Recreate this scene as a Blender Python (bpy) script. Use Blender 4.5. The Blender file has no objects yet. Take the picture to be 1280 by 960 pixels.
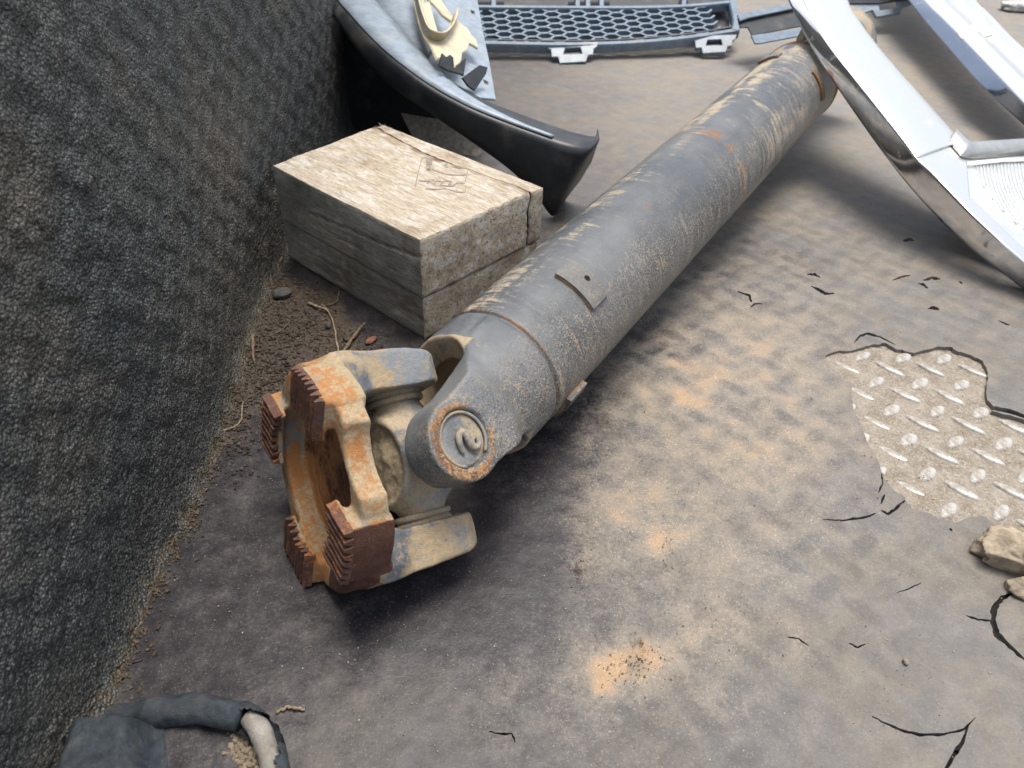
import bpy, bmesh, math, random
import numpy as np
from mathutils import Vector, Matrix
from mathutils.geometry import delaunay_2d_cdt
random.seed(4); rng = np.random.default_rng(7)
C = bpy.context.scene.collection

# ------------------------------------------------------------------ camera
FPX, PITCH, ROLL, H = 954.85, 0.67803, 0.03293, 0.5
F = Vector((0, math.cos(PITCH), -math.sin(PITCH))); R0 = Vector((1, 0, 0)); U0 = R0.cross(F)
R = math.cos(ROLL)*R0 + math.sin(ROLL)*U0
U = -math.sin(ROLL)*R0 + math.cos(ROLL)*U0
cam = bpy.data.cameras.new('camera'); camo = bpy.data.objects.new('camera', cam); C.objects.link(camo)
camo.matrix_world = Matrix((( R.x, U.x, -F.x, 0), (R.y, U.y, -F.y, 0), (R.z, U.z, -F.z, H), (0, 0, 0, 1)))
cam.sensor_width = 36; cam.lens = FPX/1280*36; cam.clip_start = .01; cam.clip_end = 100
cam.dof.use_dof = True; cam.dof.focus_distance = .66; cam.dof.aperture_fstop = 13
bpy.context.scene.camera = camo

# ------------------------------------------------------------------ light
SUN_DIR = Vector((.08, .16, .98)).normalized()
w = bpy.data.worlds.new('World'); bpy.context.scene.world = w; w.use_nodes = True
nt = w.node_tree; nt.nodes.clear()
sky = nt.nodes.new('ShaderNodeTexSky'); sky.sky_type = 'NISHITA'; sky.sun_disc = False
sky.sun_elevation = math.asin(SUN_DIR.z); sky.sun_rotation = math.atan2(SUN_DIR.x, SUN_DIR.y)
sky.dust_density = 4; sky.air_density = 1.0; sky.ozone_density = 1
bg = nt.nodes.new('ShaderNodeBackground'); bg.inputs[1].default_value = .14
wo = nt.nodes.new('ShaderNodeOutputWorld'); hs = nt.nodes.new('ShaderNodeHueSaturation'); hs.inputs['Saturation'].default_value = .5; nt.links.new(sky.outputs[0], hs.inputs['Color']); nt.links.new(hs.outputs[0], bg.inputs[0]); nt.links.new(bg.outputs[0], wo.inputs[0])
sl = bpy.data.lights.new('sun', 'SUN'); sl.energy = 1.85; sl.angle = math.radians(30); sl.color = (1, .93, .82)
so = bpy.data.objects.new('sun', sl); C.objects.link(so); so.rotation_euler = SUN_DIR.to_track_quat('Z', 'Y').to_euler()
vs = bpy.context.scene.view_settings; vs.view_transform = 'Standard'; vs.look = 'None'; vs.exposure = .82; vs.gamma = 1

# ------------------------------------------------------------------ pixel geometry helpers
def ray(x, y): return F + R*((x-640)/FPX) - U*((y-480)/FPX)
EYE = Vector((0, 0, H))
def at(x, y, z=0.):
    v = ray(x, y); return EYE + v*((z-H)/v.z)
def atp(x, y, pl):
    p0, n = pl; v = ray(x, y); return EYE + v*((p0-EYE).dot(n)/v.dot(n))
def plane(*q):
    a, b, c = [at(*k) for k in q]; n = (b-a).cross(c-a).normalized()
    if n.z < 0: n = -n
    return (a, n)

# ------------------------------------------------------------------ numpy noise
def _h(ix, iy, iz, s):
    n = (ix.astype(np.int64)*73856093) ^ (iy.astype(np.int64)*19349663) ^ (iz.astype(np.int64)*83492791) ^ (s*2654435761)
    n = (n ^ (n >> 13)) & 0x7fffffff; n = (n*1274126177) & 0x7fffffff; n = n ^ (n >> 15)
    return (n & 0xffff)/65535.
def vnoise(x, y, z, s=0):
    x = np.asarray(x, float); y = np.asarray(y, float)+0*x; z = np.asarray(z, float)+0*x
    ix, iy, iz = np.floor(x), np.floor(y), np.floor(z); fx, fy, fz = x-ix, y-iy, z-iz
    fx, fy, fz = [t*t*(3-2*t) for t in (fx, fy, fz)]; r = 0
    for a in (0, 1):
        for b in (0, 1):
            for c in (0, 1):
                r = r + _h(ix+a, iy+b, iz+c, s)*(fx if a else 1-fx)*(fy if b else 1-fy)*(fz if c else 1-fz)
    return r*2-1
def fbm(x, y, z=0., s=0, o=4):
    r = 0; a = 1.; t = 0
    for i in range(o): r = r + a*vnoise(x*2**i+i*7.3, y*2**i-i*3.1, z*2**i+i*1.7, s+i); t += a; a *= .5
    return r/t
def sstep(x, a, b): t = np.clip((x-a)/(b-a), 0, 1); return t*t*(3-2*t)

# ------------------------------------------------------------------ object helpers
WM = {}
def meta(o, label=None, cat=None, group=None, kind=None):
    for k, v in (('label', label), ('category', cat), ('group', group), ('kind', kind)):
        if v: o[k] = v
    return o
def thing(name, loc, label, cat, group=None):
    o = bpy.data.objects.new(name, None); C.objects.link(o); o.location = loc; o.empty_display_size = .02
    WM[o] = Matrix.Translation(Vector(loc)); return meta(o, label, cat, group)
def link(name, me, m, parent=None, M=None, smooth=True):
    o = bpy.data.objects.new(name, me); C.objects.link(o)
    M = M if M is not None else Matrix()
    if parent is not None:
        o.parent = parent; o.matrix_basis = WM[parent].inverted() @ M
    else: o.matrix_basis = M
    WM[o] = M
    if m is not None and len(me.materials) == 0: me.materials.append(m)
    if smooth and len(me.polygons):
        me.polygons.foreach_set('use_smooth', [True]*len(me.polygons))
    return o
def mesh(name, V, Fc, attrs=None):
    me = bpy.data.meshes.new(name)
    V = np.asarray(V, float)
    me.from_pydata(V.tolist(), [], Fc.tolist() if hasattr(Fc, 'tolist') else Fc); me.update()
    for k, v in (attrs or {}).items():
        a = me.attributes.new(k, 'FLOAT', 'POINT'); a.data.foreach_set('value', np.asarray(v, float))
    return me
def bmmesh(name, bm, fix=True):
    if fix: bmesh.ops.recalc_face_normals(bm, faces=bm.faces)
    me = bpy.data.meshes.new(name); bm.to_mesh(me); bm.free(); return me
def frame(o, x, y, z):
    return Matrix(((x.x, y.x, z.x, o.x), (x.y, y.y, z.y, o.y), (x.z, y.z, z.z, o.z), (0, 0, 0, 1)))
def autosmooth(o, ang=35):
    me = o.data; bm = bmesh.new(); bm.from_mesh(me)
    for e in bm.edges:
        if len(e.link_faces) == 2 and e.calc_face_angle(0) > math.radians(ang): e.smooth = False
    bm.to_mesh(me); bm.free()

def surface_nets(f, lo, hi, h):
    ax = [np.arange(lo[i], hi[i]+h, h) for i in range(3)]
    X, Y, Z = np.meshgrid(*ax, indexing='ij'); V = f(X, Y, Z)
    n = V.shape; S = V < 0
    c = [slice(0, -1), slice(1, None)]
    acc = np.zeros((n[0]-1, n[1]-1, n[2]-1, 3)); cnt = np.zeros((n[0]-1, n[1]-1, n[2]-1))
    idx = np.stack(np.meshgrid(*[np.arange(k-1) for k in n], indexing='ij'), -1).astype(float)
    for axis in range(3):
        o = [a for a in range(3) if a != axis]
        for i in (0, 1):
            for j in (0, 1):
                s0 = [None]*3; s0[axis] = c[0]; s0[o[0]] = c[i]; s0[o[1]] = c[j]
                s1 = list(s0); s1[axis] = c[1]
                a, b = V[tuple(s0)], V[tuple(s1)]; m = (a < 0) != (b < 0)
                t = np.where(m, a/np.where(m, a-b, 1), 0)
                p = np.zeros(acc.shape); p[..., axis] = t; p[..., o[0]] = i; p[..., o[1]] = j
                acc += p*m[..., None]; cnt += m
    act = cnt > 0; vid = -np.ones(act.shape, int); vid[act] = np.arange(act.sum())
    P = (idx[act]+acc[act]/cnt[act][:, None])*h+np.array(lo)
    Q = []
    for axis in range(3):
        o = [a for a in range(3) if a != axis]
        s0 = [slice(1, -1)]*3; s1 = [slice(1, -1)]*3; s0[axis] = slice(0, -1); s1[axis] = slice(1, None)
        A, B = S[tuple(s0)], S[tuple(s1)]; m = A != B
        ii = np.argwhere(m); flip = A[m]
        off = np.ones(3, int); off[axis] = 0; ii = ii+off
        def cell(di, dj):
            k = ii.copy(); k[:, o[0]] -= di; k[:, o[1]] -= dj; return vid[k[:, 0], k[:, 1], k[:, 2]]
        q = np.stack([cell(1, 1), cell(0, 1), cell(0, 0), cell(1, 0)], 1)
        if axis == 1: flip = ~flip
        q[~flip] = q[~flip][:, ::-1]; Q.append(q)
    return P, np.concatenate(Q)

def smin(a, b, k): h = np.clip(.5+.5*(b-a)/k, 0, 1); return b*(1-h)+a*h-k*h*(1-h)
def smax(a, b, k): return -smin(-a, -b, k)
def box(x, y, z, c, b, r=.003):
    qx, qy, qz = abs(x-c[0])-b[0]+r, abs(y-c[1])-b[1]+r, abs(z-c[2])-b[2]+r
    return np.sqrt(np.maximum(qx, 0)**2+np.maximum(qy, 0)**2+np.maximum(qz, 0)**2)+np.minimum(np.maximum(qx, np.maximum(qy, qz)), 0)-r
def cyl(rad, zz, r, z0, z1, e=.002):
    a = rad-r+e; b = abs(zz-(z0+z1)/2)-(z1-z0)/2+e
    return np.sqrt(np.maximum(a, 0)**2+np.maximum(b, 0)**2)+np.minimum(np.maximum(a, b), 0)-e

def lathe(prof, n=64, disp=None):
    """prof: (r,z) rows, revolved around z; ends with r=0 are closed"""
    V = []; Fc = []
    k = len(prof)
    for j, (r, z) in enumerate(prof):
        for i in range(n):
            a = 2*math.pi*i/n; V.append((r*math.cos(a), r*math.sin(a), z))
    for j in range(k-1):
        for i in range(n):
            i2 = (i+1) % n; Fc.append((j*n+i, j*n+i2, (j+1)*n+i2, (j+1)*n+i))
    V = np.array(V)
    if disp is not None: V = disp(V)
    return V, Fc
def tubepath(pts, rad, n=10, cap=True):
    pts = [Vector(p) for p in pts]; V = []; Fc = []
    k = len(pts); up = Vector((0, 0, 1)); prev = None
    for j, p in enumerate(pts):
        t = (pts[min(j+1, k-1)]-pts[max(j-1, 0)]).normalized()
        a = (prev if prev is not None else (t.cross(up) if abs(t.dot(up)) < .95 else t.cross(Vector((1, 0, 0)))))
        a = (a-t*a.dot(t)).normalized(); prev = a; b = t.cross(a); r = rad[j] if hasattr(rad, '__len__') else rad
        for i in range(n):
            th = 2*math.pi*i/n; V.append(p+a*(r*math.cos(th))+b*(r*math.sin(th)))
    for j in range(k-1):
        for i in range(n):
            i2 = (i+1) % n; Fc.append((j*n+i, j*n+i2, (j+1)*n+i2, (j+1)*n+i))
    if cap: Fc.append(tuple(range(n))[::-1]); Fc.append(tuple((k-1)*n+i for i in range(n)))
    return [tuple(v) for v in V], Fc
def resample(P, n, closed=False):
    """Catmull-Rom through P"""
    P = [Vector(p) for p in P]; m = len(P); out = []
    seg = m if closed else m-1
    for s in range(seg):
        g = (lambda i: P[i % m]) if closed else (lambda i: P[max(0, min(m-1, i))])
        a, b, c, d = g(s-1), g(s), g(s+1), g(s+2)
        for i in range(n):
            t = i/n; out.append(.5*((2*b)+(c-a)*t+(2*a-5*b+4*c-d)*t*t+(3*b-a-3*c+d)*t**3))
    if not closed: out.append(P[-1])
    return out

# ------------------------------------------------------------------ materials
def rgb(c): return (c[0], c[1], c[2], 1)
class NT:
    def __init__(s, name):
        s.m = bpy.data.materials.new(name); s.m.use_nodes = True; s.t = s.m.node_tree; s.p = s.t.nodes['Principled BSDF']
        s.tc = s.t.nodes.new('ShaderNodeTexCoord')
    def new(s, k): return s.t.nodes.new(k)
    def l(s, a, b): s.t.links.new(a, b)
    def noise(s, scale, detail=6, rough=.6, stretch=(1, 1, 1), dist=0, co=None, rot=None):
        mp = s.new('ShaderNodeMapping'); mp.inputs['Scale'].default_value = stretch
        if rot: mp.inputs['Rotation'].default_value = rot
        s.l(co or s.tc.outputs['Object'], mp.inputs[0])
        n = s.new('ShaderNodeTexNoise'); n.inputs['Scale'].default_value = scale; n.inputs['Detail'].default_value = detail
        n.inputs['Roughness'].default_value = rough; n.inputs['Distortion'].default_value = dist
        s.l(mp.outputs[0], n.inputs['Vector']); return n.outputs[0]
    def math(s, op, a, b=None, clamp=False):
        n = s.new('ShaderNodeMath'); n.operation = op; n.use_clamp = clamp
        for i, v in enumerate((a, b)):
            if v is None: continue
            if isinstance(v, (int, float)): n.inputs[i].default_value = v
            else: s.l(v, n.inputs[i])
        return n.outputs[0]
    def ramp(s, v, lo, hi, a=0., b=1.):
        n = s.new('ShaderNodeMapRange'); n.interpolation_type = 'SMOOTHSTEP'
        s.l(v, n.inputs[0]); n.inputs[1].default_value = lo; n.inputs[2].default_value = hi
        n.inputs[3].default_value = a; n.inputs[4].default_value = b; return n.outputs[0]
    def attr(s, name):
        n = s.new('ShaderNodeAttribute'); n.attribute_name = name; return n.outputs['Fac']
    def mix(s, f, a, b):
        n = s.new('ShaderNodeMix'); n.data_type = 'RGBA'
        if isinstance(f, (int, float)): n.inputs[0].default_value = f
        else: s.l(f, n.inputs[0])
        for i, v in ((6, a), (7, b)):
            if isinstance(v, tuple): n.inputs[i].default_value = rgb(v)
            else: s.l(v, n.inputs[i])
        return n.outputs[2]
    def bump(s, h, strength=.5, dist=.001, prev=None):
        n = s.new('ShaderNodeBump'); n.inputs['Strength'].default_value = strength; n.inputs['Distance'].default_value = dist
        s.l(h, n.inputs['Height'])
        if prev is not None: s.l(prev, n.inputs['Normal'])
        return n.outputs[0]
    def out(s, col=None, rough=None, metal=None, nrm=None, spec=None):
        for k, v in (('Base Color', col), ('Roughness', rough), ('Metallic', metal), ('Normal', nrm), ('Specular IOR Level', spec)):
            if v is None: continue
            if isinstance(v, tuple): s.p.inputs[k].default_value = rgb(v)
            elif isinstance(v, (int, float)): s.p.inputs[k].default_value = v
            else: s.l(v, s.p.inputs[k])
        return s.m

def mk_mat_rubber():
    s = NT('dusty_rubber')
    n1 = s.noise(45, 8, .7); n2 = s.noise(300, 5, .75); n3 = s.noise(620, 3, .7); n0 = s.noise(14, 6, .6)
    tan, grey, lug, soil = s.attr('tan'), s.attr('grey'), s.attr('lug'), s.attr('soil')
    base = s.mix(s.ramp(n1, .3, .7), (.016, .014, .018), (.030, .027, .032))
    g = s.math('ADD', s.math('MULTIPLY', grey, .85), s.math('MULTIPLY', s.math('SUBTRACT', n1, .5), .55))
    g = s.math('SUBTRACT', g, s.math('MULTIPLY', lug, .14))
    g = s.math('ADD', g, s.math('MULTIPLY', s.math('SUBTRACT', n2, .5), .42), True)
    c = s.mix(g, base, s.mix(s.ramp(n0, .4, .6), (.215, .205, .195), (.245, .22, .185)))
    # tan dust, grain by grain
    t = s.math('ADD', tan, s.math('MULTIPLY', s.math('SUBTRACT', n1, .5), .9))
    t = s.math('ADD', t, s.math('MULTIPLY', s.math('SUBTRACT', n2, .5), 1.15))
    t = s.math('SUBTRACT', t, s.math('MULTIPLY', lug, .34))
    tm = s.ramp(t, .02, 1.35, 0, .85)
    tancol = s.mix(s.ramp(s.math('ADD', tan, s.math('MULTIPLY', s.math('SUBTRACT', n1, .5), 1.2)), .65, 1.4), (.30, .255, .195), (.38, .255, .15))
    c = s.mix(tm, c, tancol)
    c = s.mix(s.math('MULTIPLY', s.ramp(n3, .60, .64), s.math('ADD', s.math('MULTIPLY', tan, .6), .14), True), c, (.46, .41, .34))
    c = s.mix(s.math('MULTIPLY', s.ramp(s.noise(480, 3, .7), .60, .67), .35), c, (.045, .04, .037))
    so_ = s.ramp(s.math('ADD', soil, s.math('MULTIPLY', s.math('SUBTRACT', n1, .5), 1.6)), .35, .75)
    c = s.mix(so_, c, s.mix(s.ramp(n2, .42, .58), (.030, .024, .020), (.085, .065, .048)))
    rough = s.math('ADD', .40, s.math('MULTIPLY', s.math('MAXIMUM', g, tm), .38), True)
    h = s.math('ADD', s.math('MULTIPLY', n2, .7), s.math('MULTIPLY', n3, .4))
    h = s.math('ADD', h, s.math('MULTIPLY', so_, s.math('MULTIPLY', n2, 2.)))
    b = s.bump(h, .30, .0009); b = s.bump(s.ramp(s.noise(110, 6, .6, dist=1.), .35, .65), .06, .002, b)
    return s.out(c, rough, 0, b, .36)
def mk_grime(name, base, base2, dust, dust_amt=.5, dscale=60, rust=(.30, .10, .03), rough=.5, metal=0., bump=.4, speck=0., stretch=(1, 1, 1), rust2=(.45, .2, .06)):
    """painted / cast metal; reads the attributes dust, rust, fleck if present"""
    s = NT(name)
    n1 = s.noise(dscale, 8, .68, stretch); n2 = s.noise(280, 5, .75); n3 = s.noise(1300, 3, .7); n4 = s.noise(dscale*.35, 4)
    da, ra, fa = s.attr('dust'), s.attr('rust'), s.attr('fleck')
    c = s.mix(s.ramp(n4, .35, .65), base, base2)
    d = s.math('ADD', s.math('ADD', da, dust_amt-.5), s.math('MULTIPLY', s.math('SUBTRACT', n1, .5), 3.))
    d = s.math('ADD', d, s.math('MULTIPLY', s.math('SUBTRACT', n2, .5), 2.2))
    dm = s.ramp(d, .15, .80)
    c = s.mix(dm, c, s.mix(s.ramp(n2, .35, .65), dust, tuple(v*.72 for v in dust)))
    r = s.math('ADD', ra, s.math('MULTIPLY', s.math('SUBTRACT', n1, .5), 2.))
    r = s.math('ADD', r, s.math('MULTIPLY', s.math('SUBTRACT', n2, .5), .9))
    rm = s.ramp(r, .38, .66)
    rc = s.math('ADD', s.math('MULTIPLY', n1, .6), s.math('MULTIPLY', n2, .4)); c = s.mix(rm, c, s.mix(s.ramp(s.math('ADD', rc, s.math('MULTIPLY', s.math('SUBTRACT', da, .4), .25)), .42, .60), rust, rust2))
    nf = s.noise(620, 2, .6)
    fl = s.math('MULTIPLY', s.ramp(s.math('ADD', nf, s.math('MULTIPLY', s.math('SUBTRACT', n1, .5), .25)), .50, .60), s.math('ADD', fa, speck), True)
    fl = s.math('MULTIPLY', fl, .75)
    c = s.mix(fl, c, tuple(v*.85 for v in dust))
    fd = s.math('MULTIPLY', s.ramp(s.noise(430, 2, .6), .56, .66), s.math('MULTIPLY', fa, .8))
    c = s.mix(fd, c, (.04, .04, .04))
    sc1 = s.ramp(s.noise(70, 3, .6, (1, 1, 30), .3), .66, .70); c = s.mix(s.math('MULTIPLY', sc1, .35), c, tuple(min(1, v*1.1) for v in dust))
    ro = s.math('ADD', rough, s.math('MULTIPLY', s.math('MAXIMUM', dm, rm), .35), True)
    h = s.math('ADD', s.math('MULTIPLY', n2, .6), s.math('ADD', s.math('MULTIPLY', n3, .35), s.math('MULTIPLY', fl, .5)))
    b = s.bump(h, bump*1.5, .0015)
    me = s.math('MULTIPLY', s.math('SUBTRACT', 1, s.math('MAXIMUM', dm, rm)), metal)
    return s.out(c, ro, me, b, .5)
def mk_plain(name, col, rough=.5, metal=0., bump=.2, var=.35, scale=120, spec=.5, dust=None, damt=.4):
    s = NT(name); n1 = s.noise(scale, 6, .65); n2 = s.noise(scale*7, 4, .7)
    c = s.mix(s.ramp(n1, .3, .7), tuple(v*(1-var) for v in col), tuple(min(1, v*(1+var)) for v in col))
    ro = rough
    if dust is not None:
        dm = s.math('MULTIPLY', s.ramp(s.math('ADD', s.noise(scale*.3, 6), s.math('MULTIPLY', s.math('SUBTRACT', n2, .5), .3)), .5, .75), damt)
        c = s.mix(dm, c, dust); ro = s.math('ADD', rough, s.math('MULTIPLY', dm, .3), True)
    return s.out(c, ro, metal, s.bump(n2, bump, .001), spec)
def mk_wood(name, light, dark, rot=(0, 0, 0), end=False, green=0.):
    s = NT(name)
    st = (1, 9, 9) if not end else (9, 1.6, 1.6)
    g = s.noise(55, 7, .7, st, .6); g2 = s.noise(260, 5, .7, (1, 7, 7) if not end else (4, 1, 1)); blot = s.noise(14, 5, .6)
    c = s.mix(s.ramp(g, .3, .68), dark, light)
    c = s.mix(s.ramp(blot, .50, .68), c, s.mix(.5, c, (.27, .17, .10)))
    c = s.mix(s.ramp(s.noise(30, 6, .65, (1, 2.5, 2.5)), .50, .62, 0, .6), c, (.78, .76, .72))
    if green: c = s.mix(s.ramp(s.noise(11, 5), .42, .62, 0, green), c, (.10, .115, .09))
    c = s.mix(s.ramp(g2, .55, .68, 0, .85), c, tuple(v*.4 for v in dark)); c = s.mix(s.ramp(s.noise(30, 4, .6, (1, 22, 22) if not end else (1, 5, 5)), .60, .66, 0, .7), c, tuple(v*.35 for v in dark))
    c = s.mix(s.ramp(s.attr('rust'), .2, .9), c, (.15, .07, .035))
    h = s.math('ADD', s.math('MULTIPLY', g, .6), g2)
    return s.out(c, .85, 0, s.bump(h, .95, .0026), .2)
def mk_wall():
    s = NT('coated_wall_lining'); n1 = s.noise(5, 6, .6); n2 = s.noise(480, 2, .55); n3 = s.noise(640, 2, .6); dirt = s.attr('dirt'); crest = s.attr('crest')
    vo = s.new('ShaderNodeTexVoronoi'); vo.inputs['Scale'].default_value = 430; s.l(s.tc.outputs['Object'], vo.inputs['Vector'])
    c = s.mix(s.ramp(n1, .35, .65), (.034, .043, .044), (.048, .049, .048))
    c = s.mix(s.ramp(s.noise(3.6, 5, .6), .46, .66), c, (.080, .071, .056))
    k = s.math('ADD', s.math('MULTIPLY', s.math('SUBTRACT', .42, vo.outputs['Distance']), .9), s.math('MULTIPLY', crest, .22))  # pale dusty crests, dark pits; relief shading painted into the colour
    c = s.mix(s.ramp(k, .0, .45, 0, .62), c, (.18, .19, .183))
    c = s.mix(s.ramp(k, -.02, -.35, 0, .7), c, (.007, .008, .008))
    c = s.mix(s.ramp(n3, .60, .66, 0, .6), c, (.27, .27, .25))
    d = s.ramp(s.math('ADD', dirt, s.math('MULTIPLY', s.math('SUBTRACT', s.noise(120, 6, .75), .5), 3.)), .45, .95)
    c = s.mix(d, c, s.mix(s.ramp(n2, .42, .58), (.03, .025, .018), (.10, .082, .055)))
    h = s.math('SUBTRACT', s.math('MULTIPLY', n2, .8), vo.outputs['Distance'])
    b = s.bump(h, .9, .0016)
    return s.out(c, .50, 0, b, .5)
M = {}
M['rubber'] = mk_mat_rubber()
M['wall'] = mk_wall()
M['tube'] = mk_grime('painted_tube', (.062, .071, .082), (.130, .138, .143), (.43, .36, .265), .33, 26, rust=(.15, .085, .05), rust2=(.36, .22, .12), rough=.29, metal=.0, bump=.35, stretch=(1, 1, 7))
M['cast'] = mk_grime('dusty_cast_steel', (.10, .115, .13), (.24, .26, .27), (.46, .37, .25), .55, 42, rough=.5, bump=.5)
M['rusty'] = mk_grime('rusty_steel', (.10, .05, .03), (.20, .10, .05), (.50, .34, .17), .1, 60, rust=(.10, .045, .025), rust2=(.42, .17, .045), rough=.6, bump=.8)
M['tooth'] = mk_grime('rusty_tooth_steel', (.10, .06, .05), (.17, .09, .06), (.40, .22, .10), .0, 70, rust=(.09, .04, .03), rust2=(.30, .12, .045), rough=.42, bump=.5, metal=.2)
M['dirt'] = mk_plain('dry_dirt', (.085, .068, .055), .95, 0, 1., .5, 90, .1)
M['mud'] = mk_plain('pale_dried_mud', (.31, .26, .195), .95, 0, 1., .35, 70, .1)
M['wood_top'] = mk_wood('weathered_wood', (.74, .68, .57), (.42, .32, .22))
M['wood_side'] = mk_wood('weathered_wood_side', (.60, .585, .51), (.33, .32, .275), green=.4)
M['wood_end'] = mk_wood('weathered_wood_end', (.74, .66, .52), (.44, .34, .23), end=True)  # end grain, toned lighter in place of light on that face
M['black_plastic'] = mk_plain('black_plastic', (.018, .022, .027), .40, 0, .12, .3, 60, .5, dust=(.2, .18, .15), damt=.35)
M['blue_plastic'] = mk_plain('grey_blue_plastic', (.24, .29, .35), .38, 0, .1, .2, 60, .5, dust=(.33, .3, .26), damt=.4)
M['grille'] = mk_plain('grey_grille_plastic', (.15, .20, .26), .35, 0, .1, .2, 60, .5, dust=(.3, .28, .25), damt=.3)
M['beige'] = mk_plain('beige_plastic', (.55, .49, .35), .5, 0, .1, .12, 60, .4, dust=(.3, .25, .17), damt=.4)
M['stick'] = mk_plain('dry_twig', (.16, .12, .085), .9, 0, .8, .4, 200, .2)
M['straw'] = mk_plain('pale_straw', (.24, .19, .13), .8, 0, .4, .2, 200, .2)
M['darkrock'] = mk_plain('dark_stone', (.075, .07, .07), .8, 0, .8, .4, 150, .3)
M['coat'] = mk_plain('blue_black_coating', (.030, .040, .050), .36, 0, 1., .4, 170, .5, dust=(.15, .14, .12), damt=.35)
M['bare'] = mk_grime('bare_scuffed_metal', (.42, .40, .36), (.26, .24, .21), (.45, .36, .26), .3, 120, rough=.45, metal=.3, bump=.8)
def mk_plate():
    s = NT('dusty_tread_plate'); n = s.noise(60, 7, .65); n2 = s.noise(380, 4, .75)
    c = s.mix(s.ramp(n, .35, .65), (.20, .165, .125), (.29, .255, .21)); c = s.mix(s.ramp(n2, .50, .62, 0, .6), c, (.40, .385, .35)); c = s.mix(s.ramp(s.noise(420, 4, .7), .56, .64, 0, .6), c, (.08, .065, .05)); c = s.mix(s.attr('under'), c, (.012, .011, .011))
    return s.out(c, .85, 0, s.bump(n2, .8, .0015), .3)
M['plate'] = mk_plate()
def mk_lug():
    s = NT('worn_bright_lug'); n = s.noise(130, 6, .7); n2 = s.noise(420, 4, .75)
    c = s.mix(s.ramp(n, .36, .58), (.22, .19, .155), (.44, .435, .41)); c = s.mix(s.ramp(n2, .52, .62, 0, .7), c, (.22, .19, .16)); 
    return s.out(c, .45, s.ramp(n, .4, .6, 0, .15), s.bump(n2, .5, .0008), .5)
M['lug'] = mk_lug()
def mk_chrome(name, col=(.86, .86, .87), rough=.12, grime=.35):
    s = NT(name); n = s.noise(35, 6, .6); n2 = s.noise(500, 4, .7)
    g = s.math('MULTIPLY', s.ramp(s.math('ADD', n, s.math('MULTIPLY', s.math('SUBTRACT', n2, .5), .4)), .55, .75), grime)
    c = s.mix(g, col, (.45, .42, .36))
    return s.out(c, s.ramp(g, 0, .4, rough, .45), s.ramp(g, 0, .6, 1, .5), s.bump(n2, .04, .001), .5)
M['chrome'] = mk_chrome('chrome_plastic'); M['chrome_face'] = mk_chrome('satin_chrome_plastic', (.86, .86, .84), .32, .28)

# ------------------------------------------------------------------ FLOOR: rubber mat over tread plate
WX = -.306                                  # foot of the side wall
hole_px = [(1031,450),(1034,443),(1050,439),(1071,437),(1083,433),(1093,431),(1107,429),(1120,437),(1131,439),(1142,442),(1160,437),(1175,434),(1190,435),(1197,440),(1213,443),(1228,452),(1234,463),(1235,474),(1233,486),(1234,500),(1240,515),(1262,520),(1290,529),(1340,545),(1400,640),(1380,740),(1300,760),(1262,700),(1253,672),(1240,655),(1227,645),(1210,648),(1190,655),(1176,650),(1167,645),(1152,640),(1140,636),(1130,622),(1118,612),(1108,600),(1102,590),(1097,573),(1090,562),(1083,551),(1079,540),(1075,530),(1068,515),(1066,503),(1063,490),(1065,481),(1056,474),(1048,468),(1038,460)]
cracks_px = [
 ([(1028,650),(1045,651),(1060,650),(1085,646),(1094,642)], 2.2), ([(1101,638),(1110,643),(1120,636),(1131,626)], 3),
 ([(1284,828),(1262,808),(1246,793),(1241,778),(1243,760),(1252,748),(1270,740)], 6), ([(1208,769),(1222,775),(1241,777)], 2.2),
 ([(1090,895),(1105,903),(1130,914),(1150,919),(1180,918),(1205,912),(1219,897)], 3), ([(1210,908),(1203,928),(1192,944),(1183,960),(1170,990)], 4.5),
 ([(1067,429),(1075,420),(1085,417),(1100,421),(1119,431)], 2.2), ([(1231,500),(1240,511),(1262,515),(1292,525)], 5), ([(1236,517),(1255,524),(1284,534)], 3),
 ([(1014,358),(1024,363),(1031,367),(1043,367)], 3), ([(922,365),(937,370),(939,378)], 2.4), ([(938,384),(944,380),(953,381)],2),
 ([(1154,350),(1165,347),(1175,349)], 3), ([(1148,354),(1155,356),(1160,360)], 3), ([(1160,386),(1167,385),(1174,387)], 3),
 ([(1009,344),(1018,343),(1025,347)], 2.2), ([(1129,301),(1136,299),(1142,301)], 3), ([(1116,350),(1127,346),(1138,344)], 2),
 ([(1061,804),(1072,809),(1082,805)], 2.2), ([(984,796),(999,798),(1011,807)], 1.8), ([(611,914),(626,917),(640,917),(644,928)], 2.2),
 ([(1098,616),(1103,604),(1102,592)], 2.6), ([(1101,630),(1106,618)],2.5), ([(1130,620),(1118,607)],1.8),([(1116,596),(1124,604)],1.6),
 ([(128,868),(140,858),(152,852),(157,845)], 2.), ([(165,800),(172,812)],1.6),([(150,828),(160,832),(178,826)], 1.8), ([(1186,662),(1190,664)],2),
 ([(1120,742),(1140,734),(1152,728)],1.3),([(1248,400),(1262,406)],1.5), ([(1199,352),(1203,354)],2)]
def g2(x, y): p = at(x, y); return (p.x, p.y)
def jag(pts, n, amp, closed=False):
    out = []; m = len(pts)
    for i in range(m if closed else m-1):
        a, b = pts[i], pts[(i+1) % m]
        for k in range(n):
            t = k/n; out.append((a[0]+(b[0]-a[0])*t+random.uniform(-amp, amp)*(1 if k else .3), a[1]+(b[1]-a[1])*t+random.uniform(-amp, amp)*(1 if k else .3)))
    if not closed: out.append(pts[-1])
    return out
hole = [g2(*p) for p in jag(hole_px, 3, 1.2, True)]
polys = [hole]
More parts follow.
